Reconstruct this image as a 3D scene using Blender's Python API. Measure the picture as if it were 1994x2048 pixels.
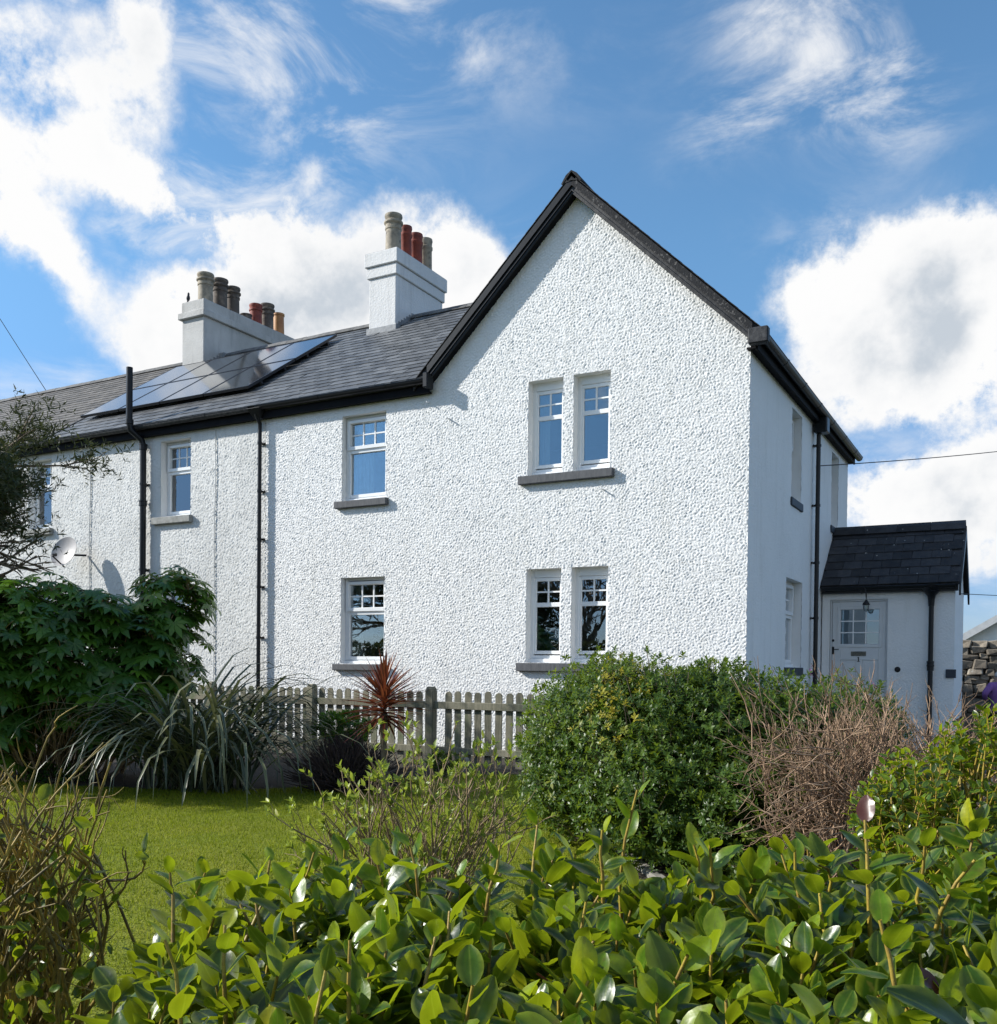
import bpy, bmesh, math, random
import numpy as np
from mathutils import Vector, Matrix

for o in list(bpy.data.objects): bpy.data.objects.remove(o, do_unlink=True)
SC = bpy.context.scene
COL = SC.collection
rng = np.random.default_rng(11)
random.seed(11)

# ------------------------------------------------------------------ camera
# fitted to the photograph (pixels of the 1994 x 2048 picture): level shift lens
FPX, CYP = 1905.25, 1363.64
PI_, RO_, YA_ = -0.01565, 0.010895, 0.50899
CAM = np.array([3.155, -12.097, 1.30])
_F = np.array([-math.sin(YA_)*math.cos(PI_), math.cos(YA_)*math.cos(PI_), math.sin(PI_)])
_R = np.array([math.cos(YA_), math.sin(YA_), 0.0])
_U = np.cross(_R, _F)
_R, _U = _R*math.cos(RO_)+_U*math.sin(RO_), _U*math.cos(RO_)-_R*math.sin(RO_)
def ray(u, v): return _F + _R*(u-997)/FPX - _U*(v-CYP)/FPX
def onY(u, v, y): d = ray(u, v); return CAM + d*((y-CAM[1])/d[1])
def onX(u, v, x): d = ray(u, v); return CAM + d*((x-CAM[0])/d[0])
def onZ(u, v, z=0.0): d = ray(u, v); return CAM + d*((z-CAM[2])/d[2])
def atD(u, v, D): return CAM + ray(u, v)*D
def proj(P):
    d = np.asarray(P, float)-CAM; z = d@_F
    return 997+FPX*(d@_R)/z, CYP-FPX*(d@_U)/z, z

cd = bpy.data.cameras.new('camera'); cam = bpy.data.objects.new('camera', cd); COL.objects.link(cam)
cd.sensor_fit = 'VERTICAL'; cd.sensor_height = 24.0; cd.lens = FPX/2048*24.0
cd.shift_y = (CYP-1024)/2048; cd.clip_start = 0.05; cd.clip_end = 3000
M = Matrix.Identity(4)
for i, c in enumerate((_R, _U, -_F)):
    for j in range(3): M[j][i] = c[j]
for j in range(3): M[j][3] = CAM[j]
cam.matrix_world = M
SC.camera = cam
try:
    SC.cycles.max_bounces = 7; SC.cycles.diffuse_bounces = 3; SC.cycles.glossy_bounces = 3; SC.cycles.transparent_max_bounces = 10
except Exception: pass
SC.render.resolution_x, SC.render.resolution_y = 997, 1024

# ------------------------------------------------------------------ sun, sky, exposure
SUN_A, SUN_B = 2.2, 1.42                      # light travels (A, 1, -B)
sun_to = np.array([-SUN_A, -1.0, SUN_B]); sun_to /= np.linalg.norm(sun_to)
EL = math.asin(sun_to[2]); AZ = math.atan2(sun_to[0], sun_to[1])
sd = bpy.data.lights.new('sun', 'SUN'); sd.energy = 5.0; sd.angle = math.radians(0.53); sd.color = (1.0, 0.97, 0.91)
so = bpy.data.objects.new('sun', sd); COL.objects.link(so)
so.rotation_euler = Vector(sun_to).to_track_quat('Z', 'Y').to_euler()
so.location = (-20, -10, 20)
SC.view_settings.view_transform = 'Standard'; SC.view_settings.look = 'None'
SC.view_settings.exposure = 0.38; SC.view_settings.gamma = 1.0; SC.view_settings.use_curve_mapping = False

W = bpy.data.worlds.new('World'); SC.world = W; W.use_nodes = True
nt = W.node_tree; nt.nodes.clear()
def nn(tree, t, **kw):
    n = tree.nodes.new(t)
    for k, v in kw.items(): setattr(n, k, v)
    return n
def cloud_group():
    g = bpy.data.node_groups.new('cloud_density', 'ShaderNodeTree')
    g.interface.new_socket('Dir', in_out='INPUT', socket_type='NodeSocketVector')
    g.interface.new_socket('Body', in_out='OUTPUT', socket_type='NodeSocketFloat')
    g.interface.new_socket('Alpha', in_out='OUTPUT', socket_type='NodeSocketFloat')
    gi = g.nodes.new('NodeGroupInput'); go = g.nodes.new('NodeGroupOutput'); L = g.links.new
    def math_(op, a, b=None, c=None):
        n = nn(g, 'ShaderNodeMath', operation=op)
        for i, x in enumerate((a, b, c)):
            if x is None: continue
            if isinstance(x, (int, float)): n.inputs[i].default_value = x
            else: L(x, n.inputs[i])
        return n.outputs[0]
    # warp the direction a little so that outlines billow
    w1 = nn(g, 'ShaderNodeTexNoise'); w1.inputs['Scale'].default_value = 7; w1.inputs['Detail'].default_value = 7; w1.inputs['Roughness'].default_value = .62
    L(gi.outputs[0], w1.inputs['Vector'])
    s = nn(g, 'ShaderNodeVectorMath', operation='SUBTRACT'); L(w1.outputs['Color'], s.inputs[0]); s.inputs[1].default_value = (.5, .5, .5)
    s2 = nn(g, 'ShaderNodeVectorMath', operation='SCALE'); L(s.outputs[0], s2.inputs[0]); s2.inputs['Scale'].default_value = .085
    s3 = nn(g, 'ShaderNodeVectorMath', operation='ADD'); L(gi.outputs[0], s3.inputs[0]); L(s2.outputs[0], s3.inputs[1])
    D = s3.outputs[0]
    blobs = [  # u, v, ru, rv, tilt deg, weight
        (-10,390,100,85,0,.8),(110,185,150,52,14,.8),(285,60,50,100,0,.8),(180,335,130,42,8,.75),(340,400,130,36,22,.7),(450,450,75,36,30,.5),
        (30,470,80,36,20,.6),(120,550,36,75,-30,.75),(40,50,130,40,0,.5),(-240,300,120,170,0,.7),
                (575,420,45,40,0,.5),(600,340,40,30,0,.45),(590,470,60,36,0,.5),
        (360,690,100,90,0,1.1),(450,620,130,90,-20,1.1),(580,590,180,95,-12,1.2),(700,600,150,90,0,1.0),(830,510,100,85,10,1.15),(920,540,80,80,0,1.0),(640,680,230,60,0,.9),
                (1720,530,130,75,0,1.15),(1660,640,120,80,0,1.05),(1840,580,130,110,0,1.2),(1940,690,110,120,0,1.15),(1770,760,170,70,-10,1.0),(2080,600,150,120,0,1.0),
        (1860,960,170,62,-6,1.0),(1790,1030,160,60,0,.95),(1960,1060,130,60,0,.85),(2080,960,140,90,0,.9),(1900,1140,120,40,0,.5),
                (1640,130,60,30,15,.5)]
    wisps = [(640,80,330,75,4,1.0),(470,40,190,70,0,.9),(850,60,140,50,0,.8),(600,240,230,75,10,.75),(430,250,120,80,30,.7),(200,270,160,90,20,.9),(40,60,180,60,0,.8),(460,330,110,70,35,.8),
        (590,390,110,90,60,.9),(500,470,110,60,30,.9),(300,480,140,60,20,.7),(150,740,80,30,0,.7),(20,790,70,40,0,.7),(1640,130,150,85,15,1.1),(1500,225,100,40,-25,.9),(1570,50,70,50,0,.7),(1720,160,110,60,30,.9),
        (1900,1150,170,70,0,.9),(1760,900,160,60,-10,.7),(1700,450,120,50,0,.6),(1940,470,120,60,0,.6),(1050,500,90,60,0,.6),(1560,1120,200,50,0,.6)]
    def blob_sum(blobs):
      acc = None
      for (u, v, ru, rv, tl, wt) in blobs:
        d = ray(u, v); d = d/np.linalg.norm(d)
        r_ = _R - d*(_R@d); r_ /= np.linalg.norm(r_); dn = np.cross(d, r_); dn = dn if dn[2] < 0 else -dn
        t = math.radians(tl); a = (r_*math.cos(t)+dn*math.sin(t)); b = (dn*math.cos(t)-r_*math.sin(t))
        k = FPX/np.linalg.norm(ray(u, v))
        a = a*k/ru*1.0; b = b*k/rv*1.0
        na = nn(g, 'ShaderNodeVectorMath', operation='DOT_PRODUCT'); L(D, na.inputs[0]); na.inputs[1].default_value = a
        nb = nn(g, 'ShaderNodeVectorMath', operation='DOT_PRODUCT'); L(D, nb.inputs[0]); nb.inputs[1].default_value = b
        r2 = math_('MULTIPLY_ADD', na.outputs['Value'], na.outputs['Value'], math_('MULTIPLY', nb.outputs['Value'], nb.outputs['Value']))
        e = math_('POWER', 2.0, math_('MULTIPLY', r2, -2.0))
        acc = math_('MULTIPLY', e, wt) if acc is None else math_('MULTIPLY_ADD', e, wt, acc)
        pass
      return acc
    acc = blob_sum(blobs); accw = blob_sum(wisps)
    # the same kind of broken cloud over the rest of the sky
    lo = nn(g, 'ShaderNodeTexNoise'); lo.inputs['Scale'].default_value = 3.1; lo.inputs['Detail'].default_value = 3
    L(D, lo.inputs['Vector'])
    dc = ray(997, 640); dc = dc/np.linalg.norm(dc)
    fr = nn(g, 'ShaderNodeVectorMath', operation='DOT_PRODUCT'); L(gi.outputs[0], fr.inputs[0]); fr.inputs[1].default_value = dc
    mr = nn(g, 'ShaderNodeMapRange', interpolation_type='SMOOTHSTEP'); L(fr.outputs['Value'], mr.inputs[0])
    mr.inputs[1].default_value = .76; mr.inputs[2].default_value = .55; mr.inputs[3].default_value = 0; mr.inputs[4].default_value = 1
    m2 = nn(g, 'ShaderNodeMapRange', interpolation_type='SMOOTHSTEP'); L(lo.outputs[0], m2.inputs[0])
    m2.inputs[1].default_value = .46; m2.inputs[2].default_value = .66; m2.inputs[4].default_value = 1.0
    acc = math_('ADD', acc, math_('MULTIPLY', mr.outputs[0], m2.outputs[0]))
    fn = nn(g, 'ShaderNodeTexNoise'); fn.inputs['Scale'].default_value = 10; fn.inputs['Detail'].default_value = 10; fn.inputs['Roughness'].default_value = .66
    L(gi.outputs[0], fn.inputs['Vector'])
    n2 = nn(g, 'ShaderNodeMapRange'); L(fn.outputs[0], n2.inputs[0]); n2.inputs[1].default_value = .30; n2.inputs[2].default_value = .70; n2.inputs[3].default_value = .12; n2.inputs[4].default_value = 1.75; n2.clamp = False
    body = math_('MULTIPLY', acc, n2.outputs[0])
    al = nn(g, 'ShaderNodeMapRange', interpolation_type='SMOOTHSTEP'); L(body, al.inputs[0])
    al.inputs[1].default_value = .16; al.inputs[2].default_value = .80; al.inputs[4].default_value = 1
    wm = nn(g, 'ShaderNodeMapping'); L(gi.outputs[0], wm.inputs[0]); wm.inputs['Scale'].default_value = (5, 5, 11); wm.inputs['Rotation'].default_value = (.3, .2, 0)
    wn_ = nn(g, 'ShaderNodeTexNoise'); L(wm.outputs[0], wn_.inputs['Vector']); wn_.inputs['Scale'].default_value = 1.3; wn_.inputs['Detail'].default_value = 10; wn_.inputs['Roughness'].default_value = .64; wn_.inputs['Distortion'].default_value = .7
    ar = nn(g, 'ShaderNodeMapRange', interpolation_type='SMOOTHSTEP'); L(wn_.outputs[0], ar.inputs[0]); ar.inputs[1].default_value = .40; ar.inputs[2].default_value = .72; ar.inputs[4].default_value = .85
    aw = nn(g, 'ShaderNodeMath', operation='MULTIPLY'); L(math_('MINIMUM', accw, 1.0), aw.inputs[0]); L(ar.outputs[0], aw.inputs[1])
    L(body, go.inputs[0]); L(math_('MAXIMUM', al.outputs[0], aw.outputs[0]), go.inputs[1])
    return g
cg = cloud_group()
tc = nn(nt, 'ShaderNodeTexCoord')
sky = nn(nt, 'ShaderNodeTexSky', sky_type='NISHITA', sun_disc=False)
sky.sun_elevation = EL; sky.sun_rotation = AZ; sky.altitude = 0; sky.air_density = 1.0; sky.dust_density = 0.1; sky.ozone_density = 1.2
b1 = nn(nt, 'ShaderNodeBackground'); b1.inputs[1].default_value = 0.135
tint = nn(nt, 'ShaderNodeMix', data_type='RGBA', blend_type='MULTIPLY'); tint.inputs[0].default_value = 1.0
geo_ = nn(nt, 'ShaderNodeTexCoord'); sz_ = nn(nt, 'ShaderNodeSeparateXYZ'); nt.links.new(geo_.outputs['Generated'], sz_.inputs[0])
hz_ = nn(nt, 'ShaderNodeMapRange', interpolation_type='SMOOTHSTEP'); nt.links.new(sz_.outputs[2], hz_.inputs[0]); hz_.inputs[1].default_value = 0.0; hz_.inputs[2].default_value = .42
ht_ = nn(nt, 'ShaderNodeMix', data_type='RGBA'); nt.links.new(hz_.outputs[0], ht_.inputs[0]); ht_.inputs[6].default_value = (.36, .46, .74, 1); ht_.inputs[7].default_value = (0.68, 0.96, 1.08, 1)
nt.links.new(ht_.outputs[2], tint.inputs[7])
nt.links.new(sky.outputs[0], tint.inputs[6]); nt.links.new(tint.outputs[2], b1.inputs[0])
c1 = nn(nt, 'ShaderNodeGroup', node_tree=cg); nt.links.new(tc.outputs['Generated'], c1.inputs[0])
ln_ = nn(nt, 'ShaderNodeTexNoise'); ln_.inputs['Scale'].default_value = 5.0; ln_.inputs['Detail'].default_value = 5; nt.links.new(tc.outputs['Generated'], ln_.inputs['Vector'])
lm_ = nn(nt, 'ShaderNodeMapRange'); nt.links.new(ln_.outputs[0], lm_.inputs[0]); lm_.inputs[1].default_value = .38; lm_.inputs[2].default_value = .66
sm_ = nn(nt, 'ShaderNodeMath', operation='MULTIPLY'); nt.links.new(c1.outputs['Body'], sm_.inputs[0]); nt.links.new(lm_.outputs[0], sm_.inputs[1])
shd = nn(nt, 'ShaderNodeMapRange', interpolation_type='SMOOTHSTEP'); nt.links.new(sm_.outputs[0], shd.inputs[0])
shd.inputs[1].default_value = .2; shd.inputs[2].default_value = 3.0
cm = nn(nt, 'ShaderNodeMix', data_type='RGBA'); nt.links.new(shd.outputs[0], cm.inputs[0])
cm.inputs[6].default_value = (1.0, 1.0, 1.0, 1); cm.inputs[7].default_value = (.58, .64, .71, 1)
b2 = nn(nt, 'ShaderNodeBackground'); b2.inputs[1].default_value = 0.76; nt.links.new(cm.outputs[2], b2.inputs[0])
mx = nn(nt, 'ShaderNodeMixShader'); nt.links.new(c1.outputs['Alpha'], mx.inputs[0]); nt.links.new(b1.outputs[0], mx.inputs[1]); nt.links.new(b2.outputs[0], mx.inputs[2])
try: W.cycles.sampling_method = 'MANUAL'; W.cycles.sample_map_resolution = 512
except Exception: pass
wo = nn(nt, 'ShaderNodeOutputWorld'); nt.links.new(mx.outputs[0], wo.inputs[0])

# ------------------------------------------------------------------ helpers: objects
def thing(name, label, cat, loc=(0, 0, 0), group=None):
    o = bpy.data.objects.new(name, None); COL.objects.link(o); o.empty_display_size = .2
    o.location = loc; o['label'] = label; o['category'] = cat
    if group: o['group'] = group
    return o
def origin(o):
    v = Vector((0, 0, 0))
    while o is not None: v = v + o.location; o = o.parent
    return np.array(v)
def link(name, me, mat, parent=None, loc=None, label=None, kind=None):
    o = bpy.data.objects.new(name, me); COL.objects.link(o)
    if mat is not None and len(me.materials) == 0: me.materials.append(mat)
    if parent is not None: o.parent = parent
    if loc is not None: o.location = loc
    if label: o['label'] = label
    if kind: o['kind'] = kind
    return o
def tag(o, label, cat, group=None):
    o['label'] = label; o['category'] = cat
    if group: o['group'] = group
    return o
def npmesh(name, V, F, smooth=True, rnd=None, uv=None):
    V = np.asarray(V, np.float32); F = np.asarray(F, np.int32)
    me = bpy.data.meshes.new(name); k = F.shape[1]
    me.vertices.add(len(V)); me.vertices.foreach_set('co', V.ravel())
    me.loops.add(F.size); me.loops.foreach_set('vertex_index', F.ravel())
    me.polygons.add(len(F)); me.polygons.foreach_set('loop_start', np.arange(0, F.size, k, dtype=np.int32))
    try: me.polygons.foreach_set('loop_total', np.full(len(F), k, np.int32))
    except Exception: pass
    me.update(calc_edges=True)
    me.polygons.foreach_set('use_smooth', np.full(len(F), smooth, bool))
    if rnd is not None:
        a = me.attributes.new('rnd', 'FLOAT', 'POINT'); a.data.foreach_set('value', np.asarray(rnd, np.float32))
    if uv is not None:
        a = me.attributes.new('luv', 'FLOAT_VECTOR', 'POINT'); a.data.foreach_set('vector', np.asarray(uv, np.float32).ravel())
    return me
class MB:
    def __init__(s): s.v = []; s.f = []
    def add(s, V, F):
        b = len(s.v); s.v += [tuple(map(float, p)) for p in V]; s.f += [tuple(i+b for i in f) for f in F]; return s
    def hexa(s, c):   # 8 corners: bottom ring 0-3, top ring 4-7
        return s.add(c, [(0,3,2,1),(4,5,6,7),(0,1,5,4),(1,2,6,5),(2,3,7,6),(3,0,4,7)])
    def box(s, x0, x1, y0, y1, z0, z1):
        return s.hexa([(x0,y0,z0),(x1,y0,z0),(x1,y1,z0),(x0,y1,z0),(x0,y0,z1),(x1,y0,z1),(x1,y1,z1),(x0,y1,z1)])
    def bar(s, p, q, w, h, up=(0, 0, 1)):
        p = Vector(p); q = Vector(q); d = (q-p).normalized(); a = d.cross(Vector(up)).normalized()*w/2; b = a.cross(d).normalized()*h/2
        return s.hexa([p-a-b, p+a-b, q+a-b, q-a-b, p-a+b, p+a+b, q+a+b, q-a+b])
    def tube(s, pts, r, n=8, cap=True):
        V, F = tube_np([np.array(pts, float)], [r if hasattr(r, '__len__') else [r]*len(pts)], n)
        b = len(s.v); s.add(V, F.tolist())
        if cap:
            m = len(s.v); s.f.append(tuple(range(b+n-1, b-1, -1))); s.f.append(tuple(range(m-n, m)))
        return s
    def lathe(s, c, prof, n=16, axis=None, cap=True):
        c = np.array(c, float); b = len(s.v)
        A = np.eye(3) if axis is None else frame(np.array(axis, float))
        V = []
        for r, z in prof:
            for i in range(n):
                t = 2*math.pi*i/n; V.append(c + A@np.array([r*math.cos(t), r*math.sin(t), z]))
        F = [(j*n+i, j*n+(i+1) % n, (j+1)*n+(i+1) % n, (j+1)*n+i) for j in range(len(prof)-1) for i in range(n)]
        s.add(V, F)
        if cap: s.f.append(tuple(range(b+n-1, b-1, -1))); s.f.append(tuple(range(len(s.v)-n, len(s.v))))
        return s
    def mesh(s, name, off=(0, 0, 0), smooth=False, bev=0.0, recalc=True):
        me = bpy.data.meshes.new(name); V = np.array(s.v)-np.array(off); me.from_pydata(V.tolist(), [], s.f)
        if recalc or bev:
            bm = bmesh.new(); bm.from_mesh(me)
            if recalc: bmesh.ops.recalc_face_normals(bm, faces=bm.faces)
            if bev: bmesh.ops.bevel(bm, geom=list(bm.edges), offset=bev, segments=1, affect='EDGES', clamp_overlap=True)
            bm.to_mesh(me); bm.free()
        if smooth:
            me.polygons.foreach_set('use_smooth', np.ones(len(me.polygons), bool))
            try: me.set_sharp_from_angle(angle=math.radians(40))
            except Exception: pass
        return me
    def obj(s, name, mat, parent=None, smooth=False, bev=0.0, label=None, kind=None):
        return link(name, s.mesh(name, origin(parent) if parent is not None else (0, 0, 0), smooth, bev), mat, parent, label=label, kind=kind)
def frame(d, hint=(0, 0, 1)):
    """columns x, y, z with z along d"""
    d = d/np.linalg.norm(d); h = np.array(hint, float)
    if abs(d@h) > .98: h = np.array([1., 0, 0])
    x = np.cross(h, d); x /= np.linalg.norm(x); y = np.cross(d, x)
    return np.stack([x, y, d], 1)
def tube_np(paths, radii, n=4):
    VV, FF, b = [], [], 0
    ang = np.arange(n)*2*math.pi/n; cs, sn = np.cos(ang), np.sin(ang)
    for P, r in zip(paths, radii):
        P = np.asarray(P, float); r = np.asarray(r, float); m = len(P)
        T = np.gradient(P, axis=0); T /= np.linalg.norm(T, axis=1)[:, None]+1e-12
        h = np.array([0, 0, 1.]) if abs(T[0, 2]) < .9 else np.array([1., 0, 0])
        X = np.cross(h, T); X /= np.linalg.norm(X, axis=1)[:, None]+1e-12; Y = np.cross(T, X)
        ring = P[:, None, :] + r[:, None, None]*(X[:, None, :]*cs[None, :, None] + Y[:, None, :]*sn[None, :, None])
        VV.append(ring.reshape(-1, 3))
        i = np.arange(m-1)[:, None]*n; j = np.arange(n)[None, :]; j2 = (j+1) % n
        FF.append(np.stack([i+j, i+j2, i+n+j2, i+n+j], -1).reshape(-1, 4)+b); b += m*n
    return np.concatenate(VV), np.concatenate(FF)
def tubes_obj(name, paths, radii, mat, parent, n=4, kind=None, rnd=None):
    V, F = tube_np(paths, radii, n)
    R = None
    if rnd is not None: R = np.concatenate([np.full(len(P)*n, q) for P, q in zip(paths, rnd)])
    return link(name, npmesh(name, V-origin(parent), F, True, R), mat, parent, kind=kind)
def leaf_grid(L, Wd, nl=5, nw=2, fold=.25, curl=.15, wave=0.0, tip=.6, seed=0, rnd_=.8):
    """leaf along +y, across x, upper side +z"""
    r = np.random.default_rng(seed); V = []; UV = []
    ph = r.uniform(0, 6)
    for i in range(nl+1):
        t = i/nl; w = math.sin(math.pi*min(max(t, .02), .985)**tip)**rnd_*Wd/2
        w = max(w, Wd*.03)
        for j in range(nw+1):
            s = 2*j/nw-1
            V.append((s*w, t*L, fold*abs(s)*w - curl*L*t*t + wave*L*math.sin(ph+7*t+2.5*s)*abs(s)))
            UV.append((s, t, 0))
    F = [(i*(nw+1)+j, i*(nw+1)+j+1, (i+1)*(nw+1)+j+1, (i+1)*(nw+1)+j) for i in range(nl) for j in range(nw)]
    return np.array(V), np.array(F), np.array(UV)
def leaf_R(axis, normal):
    """rotation matrices (N,3,3) with y along axis and z near normal"""
    y = axis/np.linalg.norm(axis, axis=1)[:, None]
    z = normal - y*np.sum(normal*y, 1)[:, None]; z /= np.linalg.norm(z, axis=1)[:, None]+1e-9
    x = np.cross(y, z); return np.stack([x, y, z], 2)
def scatter(T, Rm, pos, scale, rnd):
    """T = (V,F,UV) copied N times"""
    V, F, UV = T; N = len(pos)
    P = np.einsum('nij,vj->nvi', Rm, V)*np.asarray(scale)[:, None, None] + pos[:, None, :]
    FF = F[None]+(np.arange(N)*len(V))[:, None, None]
    return P.reshape(-1, 3), FF.reshape(-1, F.shape[1]), np.repeat(rnd, len(V)), np.tile(UV, (N, 1))
def join(parts):
    V, F, R, U, b = [], [], [], [], 0
    for v, f, r, u in parts: V.append(v); F.append(f+b); R.append(r); U.append(u); b += len(v)
    return np.concatenate(V), np.concatenate(F), np.concatenate(R), np.concatenate(U)
def leaves_obj(name, parts, mat, parent, kind='stuff'):
    V, F, R, U = join(parts)
    return link(name, npmesh(name, V-origin(parent), F, True, R, U), mat, parent, kind=kind)
def unit(n):
    v = rng.normal(size=(n, 3)); return v/np.linalg.norm(v, axis=1)[:, None]
def nrm(v): return v/(np.linalg.norm(v, axis=1)[:, None]+1e-9)

# ------------------------------------------------------------------ helpers: materials
def newmat(name):
    m = bpy.data.materials.new(name); m.use_nodes = True; t = m.node_tree; t.nodes.clear()
    out = nn(t, 'ShaderNodeOutputMaterial'); p = nn(t, 'ShaderNodeBsdfPrincipled'); t.links.new(p.outputs[0], out.inputs[0])
    return m, t, p, out
def noise(t, scale, detail=4, rough=.55, vec=None, dist=0.0):
    n = nn(t, 'ShaderNodeTexNoise'); n.inputs['Scale'].default_value = scale; n.inputs['Detail'].default_value = detail
    n.inputs['Roughness'].default_value = rough; n.inputs['Distortion'].default_value = dist
    if vec is None: vec = nn(t, 'ShaderNodeNewGeometry').outputs['Position']
    t.links.new(vec, n.inputs['Vector']); return n.outputs[0]
def ramp(t, fac, a, b, lo=0.0, hi=1.0):
    r = nn(t, 'ShaderNodeMapRange'); t.links.new(fac, r.inputs[0]); r.inputs[1].default_value = a; r.inputs[2].default_value = b
    r.inputs[3].default_value = lo; r.inputs[4].default_value = hi; return r.outputs[0]
def mixc(t, fac, a, b):
    m = nn(t, 'ShaderNodeMix', data_type='RGBA')
    if isinstance(fac, (int, float)): m.inputs[0].default_value = fac
    else: t.links.new(fac, m.inputs[0])
    for i, c in ((6, a), (7, b)):
        if isinstance(c, (tuple, list)): m.inputs[i].default_value = (*c[:3], 1)
        else: t.links.new(c, m.inputs[i])
    return m.outputs[2]
def val(t, op, a, b):
    m = nn(t, 'ShaderNodeMath', operation=op)
    for i, x in enumerate((a, b)):
        if isinstance(x, (int, float)): m.inputs[i].default_value = x
        else: t.links.new(x, m.inputs[i])
    return m.outputs[0]
def bump(t, p, h, strength=.4, dist=.01):
    b = nn(t, 'ShaderNodeBump'); b.inputs['Strength'].default_value = strength; b.inputs['Distance'].default_value = dist
    t.links.new(h, b.inputs['Height']); t.links.new(b.outputs[0], p.inputs['Normal']); return b
def pm(name, c1, c2=None, scale=4, lo=.35, hi=.65, rough=.7, spec=.4, bscale=0, bstr=.3, bdist=.01, metal=0, orand=0.0, detail=5, stretch=None, spots=None):
    m, t, p, out = newmat(name)
    vec = None
    if stretch:
        g = nn(t, 'ShaderNodeNewGeometry'); mp = nn(t, 'ShaderNodeMapping'); t.links.new(g.outputs['Position'], mp.inputs[0]); mp.inputs['Scale'].default_value = stretch; vec = mp.outputs[0]
    c = c1
    if c2 is not None: c = mixc(t, ramp(t, noise(t, scale, detail, .6, vec), lo, hi), c1, c2)
    if spots:
        col, sc, a, b = spots
        c = mixc(t, ramp(t, noise(t, sc, 2, .5), a, b), c, col)
    if orand:
        oi = nn(t, 'ShaderNodeObjectInfo'); at = nn(t, 'ShaderNodeAttribute', attribute_name='rnd')
        f = val(t, 'FRACT', val(t, 'ADD', oi.outputs['Random'], at.outputs['Fac']), 0)
        hs = nn(t, 'ShaderNodeHueSaturation'); t.links.new(ramp(t, f, 0, 1, 1-orand, 1+orand), hs.inputs['Value'])
        if isinstance(c, tuple): hs.inputs['Color'].default_value = (*c, 1)
        else: t.links.new(c, hs.inputs['Color'])
        c = hs.outputs[0]
    if isinstance(c, tuple): p.inputs['Base Color'].default_value = (*c, 1)
    else: t.links.new(c, p.inputs['Base Color'])
    p.inputs['Roughness'].default_value = rough; p.inputs['Specular IOR Level'].default_value = spec; p.inputs['Metallic'].default_value = metal
    if bscale: bump(t, p, noise(t, bscale, 4, .6, vec), bstr, bdist)
    return m
def leafmat(name, cols, rough=.35, trans=.35, tcol=(.35, .5, .05), edge=None, spec=.5, midrib=None, coat=0.0, mottle=0):
    """cols: list of (position, colour) along the per-leaf random value"""
    m, t, p, out = newmat(name)
    oi = nn(t, 'ShaderNodeObjectInfo'); at = nn(t, 'ShaderNodeAttribute', attribute_name='rnd')
    f = val(t, 'FRACT', val(t, 'ADD', oi.outputs['Random'], at.outputs['Fac']), 0)
    cr = nn(t, 'ShaderNodeValToRGB'); t.links.new(f, cr.inputs[0]); e = cr.color_ramp.elements
    while len(e) < len(cols): e.new(.5)
    for k, (q, c) in enumerate(cols): e[k].position = q; e[k].color = (*c, 1)
    c = cr.outputs[0]
    la = nn(t, 'ShaderNodeAttribute', attribute_name='luv'); sx = nn(t, 'ShaderNodeSeparateXYZ'); t.links.new(la.outputs['Vector'], sx.inputs[0])
    ax = val(t, 'ABSOLUTE', sx.outputs[0], 0)
    if edge: c = mixc(t, ramp(t, ax, .55, 1.0, 0, .75), c, edge)
    if midrib: c = mixc(t, ramp(t, ax, .0, .12, .6, 0), c, midrib)
    if mottle:
        hs = nn(t, 'ShaderNodeHueSaturation'); t.links.new(ramp(t, noise(t, mottle, 4, .65), .3, .7, .6, 1.35), hs.inputs['Value']); t.links.new(c, hs.inputs['Color'])
        c = mixc(t, ramp(t, noise(t, mottle*.55, 3, .6), .66, .74, 0, .7), hs.outputs[0], (.14, .10, .03)); bump(t, p, noise(t, mottle*.7, 3), .22, .004)
    t.links.new(c, p.inputs['Base Color']); p.inputs['Roughness'].default_value = rough; p.inputs['Specular IOR Level'].default_value = spec
    p.inputs['Coat Weight'].default_value = coat; p.inputs['Coat Roughness'].default_value = .18
    if trans > 0:
        tr = nn(t, 'ShaderNodeBsdfTranslucent'); mm = nn(t, 'ShaderNodeMix', data_type='RGBA', blend_type='MIX'); mm.inputs[0].default_value = .6
        t.links.new(c, mm.inputs[6]); mm.inputs[7].default_value = (*tcol, 1); t.links.new(mm.outputs[2], tr.inputs[0])
        ms = nn(t, 'ShaderNodeMixShader'); ms.inputs[0].default_value = trans
        t.links.new(p.outputs[0], ms.inputs[1]); t.links.new(tr.outputs[0], ms.inputs[2]); t.links.new(ms.outputs[0], out.inputs[0])
    return m
# ------------------------------------------------------------------ materials of the buildings
def render_mat(name, c1, c2, bstr, bscale=38, stain=None):
    m, t, p, out = newmat(name)
    c = mixc(t, ramp(t, noise(t, .9, 6, .65), .35, .75), c1, c2)
    if stain:
        g = nn(t, 'ShaderNodeNewGeometry'); mp = nn(t, 'ShaderNodeMapping'); t.links.new(g.outputs['Position'], mp.inputs[0]); mp.inputs['Scale'].default_value = (5, 5, .5)
        c = mixc(t, ramp(t, noise(t, 1.0, 6, .7, mp.outputs[0]), .52, .8, 0, .55), c, stain)
    t.links.new(c, p.inputs['Base Color']); p.inputs['Roughness'].default_value = .75; p.inputs['Specular IOR Level'].default_value = .25
    bump(t, p, noise(t, bscale, 3, .6), bstr, .012)
    return m
M_HARL = render_mat('white_roughcast', (.84, .84, .83), (.78, .78, .77), .45, 60, (.66, .65, .60))
M_HARL2 = render_mat('weathered_white_roughcast', (.74, .74, .72), (.60, .60, .58), .55, 60, (.42, .42, .40))
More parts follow.
